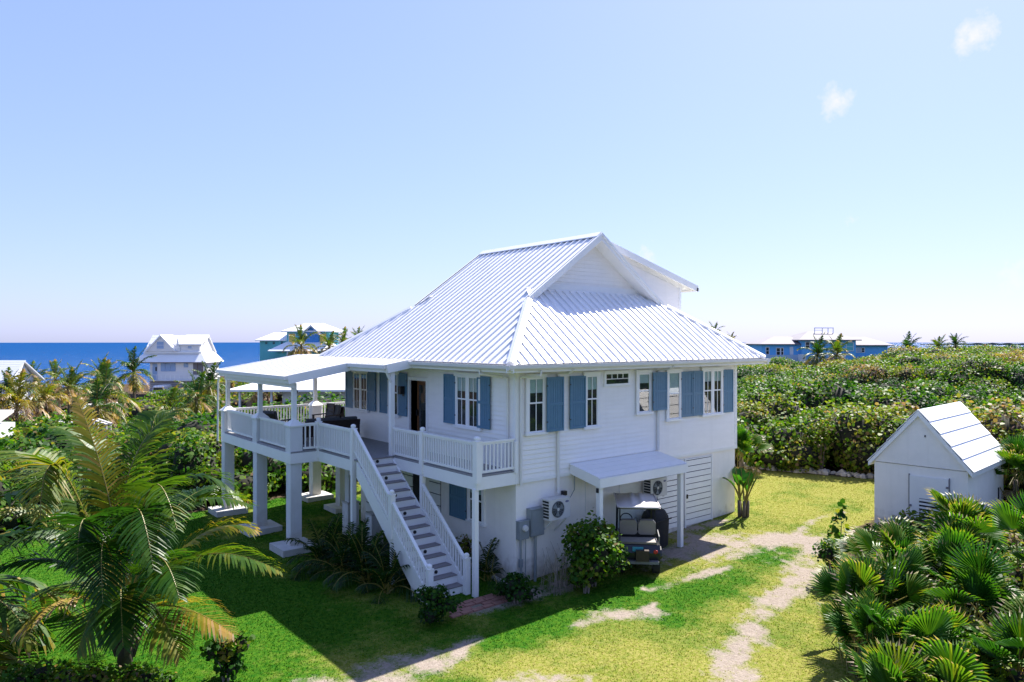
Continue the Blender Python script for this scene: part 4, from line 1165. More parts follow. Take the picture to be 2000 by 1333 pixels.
def veg_object(name, C, R, cnt, S, tint, hexa, parent=None, mat='leaf', kind=None, core=True, corek=.74, **kw):
    P, N_, s, t = clump_cloud(C, R, cnt, S, tint, **kw)
    V, F = leaf_geo(P, N_, s, hexa)
    me = fast_mesh(name, V, F, M[mat], tint=t)
    o = link(name, me, parent)
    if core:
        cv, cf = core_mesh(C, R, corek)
        inner = fast_mesh('shade_core', cv, cf, M['core'])
        b = link('shade_core', inner, o if parent is None else parent)
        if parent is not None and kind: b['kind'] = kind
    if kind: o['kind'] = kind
    return o

# footprints the scrub keeps clear of: (x, y, rz, x0, x1, y0, y1) in local frames
KEEP = [(17.5, 101.15, RZV, -7.5, 6.5, -2, 10), (14.35, 98.56, RZV, -4.2, 4.6, -36, 12), (30, 87.07, RZV, -6.5, 7, -4, 7), (8.77, 33.38, RZV, -6, 14, -1.6, 11),
        (95.05, 40.38, RZV, -11.5, 11, -3, 10), (-5.36, 70.76, RZV, -11, 1.2, -1, 9), (-8.63, 32.11, RZV, -4, .6, -.4, 3), (10.7, -4.3, math.radians(4.25), -.4, 4.3, -2.9, .4)]
def kept_clear(x, y, pad=.6):
    k = np.zeros(np.shape(x), bool)
    for px, py, rz, x0, x1, y0, y1 in KEEP:
        c, s = math.cos(rz), math.sin(rz); dx, dy = x - px, y - py
        lx, ly = dx * c + dy * s, -dx * s + dy * c
        k |= (lx > x0 - pad) & (lx < x1 + pad) & (ly > y0 - pad) & (ly < y1 + pad)
    return k
def world_at(az, r):
    a = np.radians(az)
    return CAM[0] + r * (FW[0] * np.cos(a) + RT[0] * np.sin(a)), CAM[1] + r * (FW[1] * np.cos(a) + RT[1] * np.sin(a))

def thicket(name, az0, az1, r0, r1, spacing, height, cr, leaf, dens, hexa, tint0, tvar=.12, edge=.9, hv=.35, zmin=-.35, wl=9):
    """a stand of sea grape: jittered clumps covering a sector"""
    C = []; R = []; T = []; S = []
    r = r0
    while r < r1:
        st = spacing * (r / r0) ** .8
        da = math.degrees(st / r)
        for az in np.arange(az0, az1, da):
            a = az + rng.uniform(-.45, .45) * da; rr = r + rng.uniform(-.45, .45) * st
            C.append((a, rr, st))
        r += st * .9
    A = np.array(C); x, y = world_at(A[:, 0], A[:, 1]); st = A[:, 2]
    rad = cr * (st / spacing) * rng.uniform(.75, 1.3, len(x))
    ok = (~in_poly(x, y, LAWN)) & (lawn_edge_dist(x, y) > edge) & ~kept_clear(x, y)
    x, y, rad, st, A = x[ok], y[ok], rad[ok], st[ok], A[ok]
    h = height * (1 + hv * wob(x, y, wl) + rng.uniform(-.15, .15, len(x)))
    ed = lawn_edge_dist(x, y); h = h * (.5 + .5 * sstep(ed, .3, 1.8))
    gz = ground_z(x, y)
    rz = np.maximum(h * .5, .35)
    C = np.stack([x, y, gz + h - rz], -1); R = np.stack([rad, rad, rz], -1)
    S = leaf * (A[:, 1] / r0) ** .75 * rng.uniform(.85, 1.15, len(x))
    t = np.clip(tint0 + tvar * wob(x, y, 14) + rng.normal(0, .13, len(x)), .05, .95)
    area = 4.2 * rad * (rad * .55 + rz * .75)
    cnt = np.maximum(12, dens * area / (S * S * .6)).astype(int)
    return veg_object(name, C, R, cnt, S, t, hexa, kind='stuff', zmin=zmin)

thicket('sea_grape_thicket', 11, 41, 28, 48, 1.2, 2.55, 1.0, .135, 1.35, True, .53, edge=.4, zmin=-.9)
thicket('sea_grape_scrub', 9, 41, 48, 84, 1.8, 1.9, 1.4, .15, 1.15, False, .54, .26, wl=11, hv=.4)
thicket('hilltop_scrub', 8, 42, 84, 150, 2.6, 1.7, 2.0, .22, 1.0, False, .56, .28, wl=16, hv=.45)
thicket('sea_grape_hedge', -41, -13.5, 26.5, 46, 1.25, 2.15, 1.0, .15, 1.25, True, .44, edge=.4, zmin=-.9)
thicket('seaward_scrub', -41, -8, 46, 120, 2.3, 1.5, 1.6, .22, .75, False, .38, .2, wl=14)
thicket('unseen_added_scrub', 48, 190, 16, 60, 3.2, 2.6, 2.2, .30, .45, False, .45, edge=.6)  # unseen scrub, added so the window panes reflect greenery
thicket('scrub_behind_the_house', -13.5, 11, 30.5, 62, 2.2, 2.3, 1.5, .22, .8, False, .42, edge=.7)

# undergrowth below the fan palms at the lower right
def undergrowth(name, boxes, hrange, cr, leaf, dens, tint0, n, hexa=True):
    P = []
    while len(P) < n:
        az = rng.uniform(19, 41); r = rng.uniform(9.5, 24)
        x, y = world_at(az, r)
        if in_poly(np.array([x]), np.array([y]), LAWN)[0] or lawn_edge_dist(np.array([x]), np.array([y]))[0] < .5 or kept_clear(np.array([x]), np.array([y]), .3)[0]: continue
        P.append((x, y, r))
    A = np.array(P); h = rng.uniform(*hrange, n) * (.55 + .45 * sstep(lawn_edge_dist(A[:, 0], A[:, 1]), .5, 2)); rad = cr * rng.uniform(.7, 1.3, n); rz = h * .5
    C = np.stack([A[:, 0], A[:, 1], ground_z(A[:, 0], A[:, 1]) + h - rz], -1); R = np.stack([rad, rad, rz], -1)
    S = np.full(n, leaf) * rng.uniform(.8, 1.2, n); t = np.clip(tint0 + rng.normal(0, .2, n), .1, .95)
    cnt = np.maximum(20, dens * 4.2 * rad * (rad * .55 + rz * .75) / (S * S * .6)).astype(int)
    return veg_object(name, C, R, cnt, S, t, hexa, kind='stuff', corek=.62)
undergrowth('undergrowth', None, (.5, 1.15), .55, .085, .75, .48, 150)

# ---- palms
def frond_mesh(name, path, L_leaf, pairs, w, tint, seed, mats, droop=.55, side_k=.8, dry_tip=.28, rach=.028, up0=(0, 0, 1), start=.16, ragged=.12):
    """path: list of Vectors from base to tip"""
    R = random.Random(seed); path = [Vector(p) for p in path]; n = len(path)
    mb = MB(); tn = []
    rad = [rach * (1 - .85 * i / (n - 1)) + .003 for i in range(n)]
    mb.tube(path, rad, 5, 0, cap=False)
    tn += [0.7] * len(mb.f)
    def sample(t):
        f = t * (n - 1); i = min(int(f), n - 2); k = f - i
        return path[i].lerp(path[i + 1], k), (path[i + 1] - path[i]).normalized()
    U = Vector(up0)
    for j in range(pairs):
        t = start + (1 - start) * (j + .5) / pairs
        p, tan = sample(min(t, .999))
        side = tan.cross(U)
        if side.length < .15: side = tan.cross(Vector((R.uniform(-1, 1), R.uniform(-1, 1), 0)))
        side.normalize(); nrm = side.cross(tan).normalized()
        prof = math.sin(PI * min(1, .12 + .88 * (t - start) / (1 - start)) ** .85) ** .6
        for sg in (1, -1):
            ln = L_leaf * max(.22, prof) * R.uniform(1 - ragged * 1.6, 1 + ragged)
            if R.random() < .03: continue
            d = (side * sg * side_k + tan * (.45 + .5 * t) + nrm * .22 + Vector((R.uniform(-1, 1), R.uniform(-1, 1), R.uniform(-1, 1))) * ragged).normalized()
            g = droop * R.uniform(.7, 1.3)
            p0 = p; p1 = p + d * ln * .45 + Vector((0, 0, -g * ln * .10)); p2 = p + d * ln * .8 + Vector((0, 0, -g * ln * .42)); p3 = p + d * ln * .95 + Vector((0, 0, -g * ln * .72))
            wv = tan * .8 - d * d.dot(tan) * .8 + nrm * .35
            wv.normalize(); b = len(mb.v)
            for q, ww in ((p0, w * .45), (p1, w * .5), (p2, w * .34), (p3, w * .05)):
                mb.v += [tuple(q - wv * ww), tuple(q + wv * ww)]
            tt = min(1, max(0, tint + R.gauss(0, .07) + (.22 if t > .88 else 0) * dry_tip / .28))
            for k in range(3):
                mb.f.append((b + 2 * k, b + 2 * k + 1, b + 2 * k + 3, b + 2 * k + 2)); mb.m.append(1)
                tn.append(min(1, tt + (dry_tip * R.random() if k == 2 else 0)))
    me = mb.mesh(name, mats)
    a = me.attributes.new('tint', 'FLOAT', 'FACE'); a.data.foreach_set('value', np.array(tn, np.float32))
    return me

def bez(a, c, b, n=14):
    a, c, b = Vector(a), Vector(c), Vector(b)
    return [a * (1 - t) ** 2 + c * 2 * t * (1 - t) + b * t * t for t in [i / (n - 1) for i in range(n)]]

# the big young coconut palm in the foreground: every frond modelled on its own curve
PB = Vector((-8.76, 1.61, .0)); gz0 = float(ground_z(PB.x, PB.y))
pm = empty('coconut_palm', (PB.x, PB.y, gz0), 0, 'large young coconut palm with sweeping fronds on the lawn at lower left', 'palm tree')
mb = MB(); mb.tube([(0, 0, -.2), (.02, .0, .3), (0, .02, .75), (.02, 0, 1.25)], [.15, .14, .12, .07], 10); tk = mb.build('trunk', M['bark_dark'], pm, True)
for k in range(14):
    a = k * 2.4; z = .15 + k * .055; r0 = .14 - k * .004
    MB().hexa([(math.cos(a + da) * rr, math.sin(a + da) * rr, zz) for zz, rr2 in ((z, r0), (z + .34, r0 + .10)) for da, rr in ((-.32, rr2), (.32, rr2), (.32 * .8, rr2 + .05), (-.32 * .8, rr2 + .05))]).build('leaf_base', M['bark_dark'], tk)
FR = [((-8.96, 1.9, 3.04), (-9.41, 2.78, 5.13), .62), ((-8.55, 2.34, 3.49), (-7.36, 2.66, 4.88), .38), ((-7.87, 1.27, 3.38), (-6.73, .6, 2.95), .3), ((-8.03, -.4, 2.33), (-6.93, -1.82, 2.19), .4), ((-7.46, 1.32, 2.24), (-6.41, .85, 2.29), .55), ((-8.23, .02, 1.36), (-7.52, -1.08, 1.0), .68), ((-9.71, 1.22, 1.52), (-10.49, 1.35, 1.04), .72), ((-9.88, 1.88, 2.1), (-11.04, 2.31, 1.79), .15), ((-10.13, 2.21, 3.01), (-11.18, 2.68, 2.25), .5), ((-9.78, 1.93, 3.8), (-10.22, 1.12, 3.03), .5), ((-9.9, 3.18, 3.79), (-10.83, 4.85, 3.07), .45), ((-8.55, .54, 3.46), (-8.41, -.87, 3.0), .34), ((-8.92, -.06, 3.24), (-8.9, -1.38, 2.51), .15), ((-9.52, .56, 3.03), (-9.83, -.22, 2.45), .15), ((-8.92, 2.9, 3.45), (-9.54, 5.09, 4.33), .33), ((-7.81, 2.52, 2.38), (-6.52, 3.26, 2.88), .22), ((-9.26, 3.18, 2.16), (-10.13, 5.57, 2.57), .18), ((-8.14, 2.65, 3.78), (-7.67, 3.56, 4.68), .35), ((-9.37, .04, 2.75), (-9.59, -1.07, 2.03), .1), ((-8.68, -.39, 2.45), (-8.6, -1.75, 2.08), .2), ((-9.27, .61, 1.62), (-9.78, .12, .89), .42), ((-8.66, -.02, 1.52), (-8.38, -.9, .76), .5), ((-9.11, .09, 1.87), (-9.23, -.72, 1.11), .2), ((-9.24, 2.65, 1.32), (-10.1, 3.86, .86), .4), ((-9.55, 1.7, 2.55), (-10.9, 2.0, 2.35), .3), ((-9.4, 2.6, 3.0), (-10.6, 3.9, 3.6), .4), ((-8.0, .9, 2.9), (-6.9, -.3, 3.1), .35)]
for i, (m_, t_, ti) in enumerate(FR):
    o = Vector((PB.x, PB.y, gz0))
    d = Vector(m_) - o; d.z = 0
    a = Vector((d.x * .06, d.y * .06, .95 + .02 * i % .2)); m = Vector(m_) - o; t = Vector(t_) - o
    c = m * 2 - (a + t) * .5
    me = frond_mesh('frond', bez(a, c, t, 16), 1.0 * .8, 50, .046, ti + .05, 100 + i, [M['rachis'], M['palm']], droop=.42, side_k=1.0, rach=.022, ragged=.09, dry_tip=.12, start=.24, up0=(0, 0, 1))
    link('frond', me, pm)

# smaller palms: a handful of frond shapes shared by all of them
def arch(el, L, fall, n=9):
    """path in the x-z plane, starting at elevation el and bending down by 'fall'"""
    P = [Vector((0, 0, 0))]
    for i in range(n - 1):
        e = math.radians(el - fall * (i / (n - 2)) ** 1.3)
        P.append(P[-1] + Vector((math.cos(e), 0, math.sin(e))) * (L / (n - 1)))
    return P
FKIND = []
for kind, tb in enumerate((.20, .46, .62)):
    row = []
    for j, (el, fall) in enumerate(((84, 30), (68, 60), (50, 85), (28, 90), (4, 75), (-20, 55))):
        ti = tb + (.0, .0, .02, .08, .2, .42)[j]
        row.append(frond_mesh('frond', arch(el, 2.7, fall), .72, 26, .075, ti, 300 + kind * 10 + j, [M['rachis'], M['palm']], droop=.8, rach=.04, start=.14, ragged=.18, dry_tip=.4))
    FKIND.append(row)
def palm(x, y, zc, kind, scale, label, nf=17, dead=3, group=None, lean=(0, 0)):
    gz = float(ground_z(x, y)); h = max(.35, zc - gz)
    p = empty('coconut_palm', (x, y, gz), 0, label, 'palm tree', group)
    R = random.Random(int(x * 91 + y * 37))
    lx, ly = R.uniform(-.12, .12) * h + lean[0], R.uniform(-.12, .12) * h + lean[1]
    MB().tube([(0, 0, -.3), (lx * .2, ly * .2, h * .35), (lx * .55, ly * .55, h * .7), (lx, ly, h)], [.17 * scale, .13 * scale, .11 * scale, .10 * scale], 7).build('trunk', M['trunk'], p, True)
    for k in range(nf + dead):
        j = min(5, int(6 * (k / nf) ** .9)) if k < nf else 5
        o = link('frond', FKIND[kind][j] if k < nf else FKIND[min(2, kind + 1)][5], p, (lx, ly, h - .1))
        s = scale * R.uniform(.82, 1.15)
        o.rotation_euler = (R.uniform(-.12, .12), R.uniform(-.1, .1), k * 2.399 + R.uniform(-.3, .3)); o.scale = (s, s, s)
    return p
palm(-2.83, 75.15, 1.5, 0, 1.05, 'palm whose tall green spear fronds stand just right of the left-edge roof')
palm(.47, 84.07, 1.8, 1, .95, 'palm with pale browned fronds, second in the row before the sea')
palm(.97, 75.92, 1.5, 0, 1.0, 'dark round-crowned palm in the middle of the row before the sea')
palm(3.3, 79.18, 2.2, 1, 1.05, 'palm with windblown pinkish fronds against the sea')
palm(3.07, 71.62, 2.0, 0, .9, 'palm with upright dark fronds nearest the gap of open sea')
palm(7.59, 80.84, 2.6, 0, 1.15, 'tall dark palm at the left corner of the white seaside house')
palm(.2, 53.3, 1.75, 1, 1.15, 'bushy bright green palm left of the white van')
palm(-6.68, 48.59, 1.75, 2, 1.0, 'golden yellow palm at far left above the hedge', 20, 1)
palm(-4.52, 49.41, 1.84, 2, .8, 'slender golden palm with a pale stem beside the bigger golden one', 14, 0)
palm(-1.23, 64.81, 1.9, 1, .9, 'low drooping palm between the golden palms and the sea row')
palm(9.8, 58.3, 1.9, 0, 1.0, 'green palm beside the porch roof, right of the concrete drive')
palm(-6.35, 58.66, 1.99, 0, .9, 'dark palm in front of the left-edge white roof')
palm(25.58, 73.89, 5.6, 1, 1.15, 'palm with curved dry fronds right before the turquoise house')
palm(26.38, 68.07, 5.5, 1, .9, 'shaggy palm at the right end of the turquoise house', 17, 6)
palm(30.89, 73.43, 5.9, 1, .9, 'first palm left of the main roof slope on the skyline', 16, 6)
palm(33.5, 73.88, 6.4, 1, .85, 'palm tips just showing over the main roof hip', 16, 5)
palm(84.23, 36.3, 4.3, 0, 1.25, 'left one of two palms before the blue house')
palm(87.36, 35.04, 4.3, 1, 1.2, 'right one of two palms before the blue house')
palm(88.85, 26.07, 5.0, 0, .95, 'broad palm on the hill crest right of the blue house')
palm(99.27, 24.01, 5.7, 0, .75, 'small lone palm on the crest farthest to the right')
palm(97.29, 25.63, 5.3, 1, .75, 'wind torn palm between the broad palm and the lone one')
palm(47.81, 27.32, 7.1, 1, .45, 'palm top peeking over the right roof hip')
palm(50.46, 27.73, 6.35, 2, .42, 'lower yellowish palm top beside the right roof eave')
palm(60.71, 6.45, 2.99, 2, .95, 'yellow palm standing alone in the scrub at the right edge', 16, 1)
palm(1.33, 39.46, 1.3, 1, .9, 'low palm among broad leaves behind the big foreground palm')
palm(-2.2, 44.6, 1.5, 0, .9, 'dark green palm behind the hedge, left of the concrete drive')
palm(5.2, 47.0, 1.7, 0, .9, 'dark palm behind the left deck corner')
palm(10.5, 46.5, 2.1, 2, .8, 'yellow green palm seen under the porch roof')

palm(-12.1, 4.2, 1.3, 0, 1.35, 'palm whose dark fronds reach in from the left frame edge beside the big palm', 20, 2)

# fan palms
def fan_mesh(name, rad, seg, tint, seed, arc=230, dry=.2, droop=.25, pet=.75):
    R = random.Random(seed); mb = MB(); tn = []
    mb.tube([(-pet, 0, -pet * .35), (-pet * .4, 0, -.06), (0, 0, 0)], [.016, .012, .010], 5, 0, cap=False); tn += [.6] * len(mb.f)
    for i in range(seg):
        a0 = math.radians(-arc / 2 + arc * i / seg); a1 = math.radians(-arc / 2 + arc * (i + 1) / seg); am = (a0 + a1) / 2
        rr = rad * (1 - .22 * (abs(am) / PI) ** 1.5) * R.uniform(.9, 1.06)
        cup = .10 * math.cos(am); fold = .028 * rad / .6
        def P(r, a, z): return (math.cos(a) * r, math.sin(a) * r, z)
        dz = lambda r: cup * (r / rad) - droop * rad * max(0, r / rad - .5) ** 2 * 2 + .10 * rad * abs(math.sin(am)) * (r / rad)
        rm = rr * .46; b = len(mb.v)
        wob_ = R.uniform(-.06, .06)
        mb.v += [P(.02, am, 0), P(rm, a0, dz(rm) - fold), P(rm, am, dz(rm) + fold), P(rm, a1, dz(rm) - fold),
                 P(rr * .82, am - (a1 - a0) * .24 + wob_ * .5, dz(rr * .82)), P(rr * .82, am + (a1 - a0) * .24 + wob_ * .5, dz(rr * .82)), P(rr, am + wob_, dz(rr) - R.uniform(0, .10) * rad)]
        tt = tint + R.gauss(0, .05)
        for f, k in (((0, 1, 2), 0), ((0, 2, 3), 0), ((1, 4, 2), 0), ((2, 5, 3), 0), ((2, 4, 5), .03), ((4, 6, 5), dry * R.uniform(.4, 1.6))):
            mb.f.append(tuple(b + q for q in f)); mb.m.append(1); tn.append(min(1, max(0, tt + k)))
    me = mb.mesh(name, [M['rachis'], M['fan']])
    a = me.attributes.new('tint', 'FLOAT', 'FACE'); a.data.foreach_set('value', np.array(tn, np.float32))
    return me
FANS = [fan_mesh('fan_leaf', .64, 22, .30, 1, 165), fan_mesh('fan_leaf', .70, 24, .42, 2, 190), fan_mesh('fan_leaf', .60, 20, .58, 3, 150, .3), fan_mesh('fan_leaf', .66, 22, .46, 4, 175, .35, .4)]
FANDRY = fan_mesh('fan_leaf', .55, 20, .9, 5, 170, .1, .9)
def fan_palm(x, y, zc, n, scale, label, dead=3, seed=0):
    gz = float(ground_z(x, y)); h = max(.25, zc - gz)
    p = empty('fan_palm', (x, y, gz), 0, label, 'fan palm')
    R = random.Random(seed + 50)
    MB().tube([(0, 0, -.2), (.02, .01, h * .5), (0, .03, h)], [.12 * scale, .10 * scale, .07 * scale], 7).build('trunk', M['trunk'], p, True)
    for k in range(n + dead):
        q = k / max(1, n - 1)
        el = 88 - 66 * min(1, q) ** .9 + R.uniform(-12, 12) if k < n else R.uniform(-70, -35)
        az = k * 2.4 + R.uniform(-.4, .4)
        s = scale * R.uniform(.85, 1.2) * (1 if k < n else .85)
        # petiole runs outward at elevation el; the blade tilts further back
        d = Vector((math.cos(math.radians(el)) * math.cos(az), math.cos(math.radians(el)) * math.sin(az), math.sin(math.radians(el))))
        hub = Vector((0, 0, h - .05)) + d * R.uniform(.35, .95) * s
        o = link('fan_leaf', FANS[R.randrange(4)] if k < n else FANDRY, p, hub)
        o.rotation_euler = (R.uniform(-.7, .7), -math.radians(el + R.uniform(-30, 22)), az + R.uniform(-.5, .5)); o.scale = (s, s, s)
    return p
fan_palm(2.85, -7.62, 0.66, 16, 1.00, 'biggest fan palm leaning over the sandy track at lower right', 7, 1)
fan_palm(5.51, -7.21, .85, 15, 1.00, 'fan palm in front of the shed door', 4, 2)
fan_palm(7.72, -7.72, 1.3, 15, 1.00, 'fan palm against the shed near its right corner', 3, 3)
fan_palm(5.4, -8.41, 0.80, 14, 1.00, 'fan palm behind the biggest one, with mixed green and straw fans', 4, 4)
fan_palm(.89, -9.89, 0.20, 15, 1.00, 'fan palm cut by the bottom edge of the view', 3, 5)
fan_palm(2.34, -10.43, 0.70, 13, 0.94, 'fan palm cut by the right edge of the view', 4, 6)
fan_palm(5.9, -6.49, .65, 13, 0.85, 'fan palm at the left foot of the shed', 2, 7)
fan_palm(14.61, -6.9, 1.95, 16, 0.94, 'fan palm behind the right wall of the shed', 2, 8)
fan_palm(15.4, 3.4, 1.35, 15, 0.98, 'fan palm with a brown dead fan beside the far house corner', 3, 9)
fan_palm(19.57, .03, 1.35, 16, 0.94, 'fan palm on a bare stem at the lawn edge left of the shed gable', 2, 10)
fan_palm(21.55, -.3, 1.95, 14, 0.85, 'fan palm tucked behind the left slope of the shed roof', 2, 11)
fan_palm(-.08, 15.6, 0.20, 21, 0.89, 'sunlit fan palm seen between the deck columns', 4, 12)
fan_palm(1.58, -9.0, 0.40, 13, 0.90, 'low fan palm below the biggest one, near the bottom right', 4, 13)
fan_palm(1.7, -8.25, 0.05, 11, 0.85, 'small shaded fan palm under the skirt of the biggest one', 6, 14)

fan_palm(3.9, -7.7, .55, 11, .98, 'fan palm between the biggest one and the shed door', 3, 15)
fan_palm(4.3, -7.0, .5, 9, .9, 'fan palm at the lawn edge behind the biggest one', 3, 16)
fan_palm(6.7, -7.9, 1.0, 10, .95, 'fan palm right of the shed door with bright raised fans', 2, 17)
fan_palm(3.9, -9.3, .9, 11, 1.0, 'fan palm in the thick of the clump, right of the biggest one', 4, 18)
fan_palm(2.3, -9.3, .6, 10, .95, 'fan palm low in the middle of the bottom right corner', 4, 19)
fan_palm(6.6, -9.6, 1.5, 11, 1.0, 'fan palm by the right edge below the shed wall', 3, 20)
fan_palm(2.0, -7.95, .45, 9, .9, 'fan palm spreading onto the sandy track edge', 4, 21)
fan_palm(.2, -9.3, .35, 10, .9, 'fan palm tips at the very bottom, left of the lime shrub', 3, 22)

# individual shrubs
def shrub(name, x, y, h, r, leaf, n, tint, label, cat='shrub', hexa=True, clumps=8, stems=5, corek=.5, tv=.1, lift=-.02, mat='leaf'):
    gz = float(ground_z(x, y)); R = random.Random(int(abs(x * 131 + y * 57)))
    p = empty(name, (x, y, gz), 0, label, cat)
    C = []; RR = []
    for k in range(clumps):
        a = k * 2.4 + R.uniform(-.5, .5); q = r * .66 * math.sqrt((k + .3) / clumps)
        rz = h * R.uniform(.26, .38); C.append((q * math.cos(a), q * math.sin(a), max(rz * .9, h * R.uniform(lift + .15, .74)))); rr = r * R.uniform(.38, .58); RR.append((rr, rr, rz))
    C.append((0, 0, h * .7)); RR.append((r * .5, r * .5, h * .3))
    C = np.array(C); RR = np.array(RR); m = len(C)
    veg_object('crown', C, RR, np.full(m, n // m), np.full(m, leaf), np.clip(tint + rng.normal(0, tv, m), 0, 1), hexa, p, mat, core=corek > 0, corek=corek, spread=.25)
    for k in range(stems):
        a = k * 2.4; c = C[k % m]
        MB().tube([(.05 * math.cos(a), .05 * math.sin(a), -.1), (c[0] * .4, c[1] * .4, h * .35), (c[0] * .9, c[1] * .9, c[2])], [.022, .016, .008], 5).build('stem', M['twig'], p)
    return p
shrub('sea_grape_bush', 1.42, -1.42, 1.5, .80, .10, 2600, .44, 'glossy sea grape bush in front of the air conditioner and carport post', clumps=14, corek=.45, lift=-.05)
shrub('sea_grape_bush', .95, -1.62, .95, .5, .10, 420, .5, 'low outlying tuft of the bush beside the carport', clumps=4, corek=.4, lift=0)
shrub('dark_shrub', -2.85, -.62, .75, .62, .075, 900, .15, 'dark low shrub at the foot of the outside stairs')
shrub('dark_shrub', -.75, -.92, .7, .55, .075, 800, .12, 'dark low shrub at the front corner of the house')
shrub('croton_bush', -7.4, -.35, .82, .46, .105, 420, .16, 'round dark leaved bush alone at the bottom edge', tv=.28, clumps=6)
shrub('bright_shrub', 16.9, 2.2, .5, .42, .07, 600, .6, 'small bright green shrub behind the border of stones')
shrub('small_tree', 18.0, 1.2, 2.2, .85, .10, 800, .64, 'small open tree with pale stems at the lawn edge', clumps=9, corek=0, stems=7, lift=.4)
shrub('leafy_shrub', 17.4, 1.85, 1.3, .45, .10, 420, .55, 'slim pale leaved shrub between the bright shrub and the small tree', corek=0)
shrub('leafy_shrub', 5.75, -5.45, 1.1, .42, .075, 700, .3, 'upright dark green shrub at the lawn edge before the shed', corek=.4)
shrub('sea_grape_sprig', 7.0, -5.05, 1.75, .34, .15, 70, .25, 'spindly sea grape with round leaves by the left wall of the shed', corek=0, clumps=5, stems=4)
shrub('lime_shrub', 2.1, -8.75, .95, .42, .06, 900, .66, 'lime green succulent shrub under the fan palms')
shrub('lime_shrub', 1.1, -8.75, .55, .34, .055, 700, .64, 'smaller lime green shrub near the bottom edge')
shrub('dark_shrub', -.05, 2.05, .85, .4, .07, 300, .82, 'dry grassy shrub between the stairs and the house wall', corek=.3)
shrub('low_bush', -10.2, 1.0, .75, .7, .075, 900, .45, 'low leafy bush in the bottom left corner', clumps=8)
shrub('low_bush', -9.5, .35, .7, .75, .075, 1000, .52, 'low leafy bush just left of the big palm trunk', clumps=8)
shrub('low_bush', -8.75, -.1, .55, .6, .075, 800, .48, 'low leafy bush in front of the big palm trunk', clumps=7)
shrub('brown_bush', 17.6, 62.2, 3.6, 2.3, .42, 900, .93, 'big pinkish brown dried bush before the turquoise house', clumps=12, hexa=False)
shrub('green_bush', 18.8, 57.5, 2.6, 2.3, .34, 900, .6, 'sunny green bush next to the dried one, behind the porch roof', clumps=10, hexa=False)
shrub('brown_bush', 13.4, 64.0, 2.7, .8, .36, 200, .95, 'small dried bush left of the bigger dried one', clumps=4, hexa=False)
shrub('dark_shrub', 76.5, 37.6, 2.6, 1.5, .34, 500, .2, 'rounded dark bush before the blue house terrace', hexa=False)

# arching palm seedlings in the shade under the deck and by the wall
SEED = [frond_mesh('frond', arch(el, 1.0, fall), .34, 20, .022, ti, 500 + j, [M['rachis'], M['palm']], droop=.7, rach=.012, start=.2) for j, (el, fall, ti) in enumerate(((86, 30, .04), (70, 60, .02), (52, 90, .06), (35, 95, .12)))]
def seedling(x, y, n, s, label, seed):
    R = random.Random(seed); p = empty('palm_seedling', (x, y, float(ground_z(x, y))), 0, label, 'plant')
    for k in range(n):
        o = link('frond', SEED[min(3, int(4 * k / n))], p, (R.uniform(-.12, .12), R.uniform(-.12, .12), 0)); q = s * R.uniform(.75, 1.25)
        o.rotation_euler = (R.uniform(-.1, .1), 0, k * 2.4 + R.uniform(-.4, .4)); o.scale = (q, q, q)
seedling(-3.1, 4.7, 16, 1.25, 'feathery palm plant nearest the big front column', 1)
seedling(-2.95, 3.75, 18, 1.35, 'feathery palm plant, second along the shaded bed by the stairs', 2)
seedling(-2.85, 2.75, 18, 1.3, 'feathery palm plant beside the thick short pier', 3)
seedling(-2.75, 1.75, 16, 1.15, 'feathery palm plant closest to the foot of the stairs', 4)
seedling(-2.2, 4.6, 14, 1.1, 'feathery palm plant behind the others under the deck', 5)
seedling(-.35, .75, 10, 1.15, 'drooping brownish palm seedling against the wall beside the corner post', 6)

# banana-like plant at the far corner
def paddle(name, L, w, bend, tint, seed, stalk=.5):
    R = random.Random(seed); mb = MB(); tn = []
    n = 8; P = []
    for i in range(n + 1):
        t = i / n; e = math.radians(80 - bend * t * t); P.append(Vector((0, 0, 0)) if i == 0 else P[-1] + Vector((math.cos(e), 0, math.sin(e))) * ((L + stalk) / n))
    mb.tube(P, [.035 * (1 - .8 * i / n) + .004 for i in range(n + 1)], 5, 0, cap=False); tn += [.6] * len(mb.f)
    for i in range(n):
        t0, t1 = i / n, (i + 1) / n
        f = lambda t: w * max(0, math.sin(PI * max(0, (t * (L + stalk) - stalk) / L) ** .8)) ** .6 if t * (L + stalk) > stalk else 0
        for sg in (1, -1):
            b = len(mb.v); y0, y1 = f(t0) * sg, f(t1) * sg
            if abs(y0) + abs(y1) < .01: continue
            mb.v += [tuple(P[i]), tuple(P[i + 1]), tuple(P[i + 1] + Vector((0, y1, abs(y1) * .35))), tuple(P[i] + Vector((0, y0 + R.uniform(-.01, .01), abs(y0) * .35 - R.uniform(0, .04))))]
            mb.f.append((b, b + 1, b + 2, b + 3)); mb.m.append(1); tn.append(tint + R.gauss(0, .05))
    me = mb.mesh(name, [M['rachis'], M['fan']]); a = me.attributes.new('tint', 'FLOAT', 'FACE'); a.data.foreach_set('value', np.array(tn, np.float32)); return me
PAD = [paddle('paddle_leaf', .70, .17, 22, .2, 1), paddle('paddle_leaf', .55, .15, 55, .35, 2), paddle('paddle_leaf', .75, .15, 10, .15, 3)]
bp_ = empty('banana_plant', (9.45, -.55, float(ground_z(9.45, -.55))), 0, 'banana-like plant with paddle leaves at the far house corner', 'plant')
for k in range(5):
    a = k * 1.3; MB().tube([(.12 * math.cos(a), .12 * math.sin(a), -.1), (.16 * math.cos(a), .16 * math.sin(a), .55)], [.07, .045], 7).build('stem', M['trunk'], bp_, True)
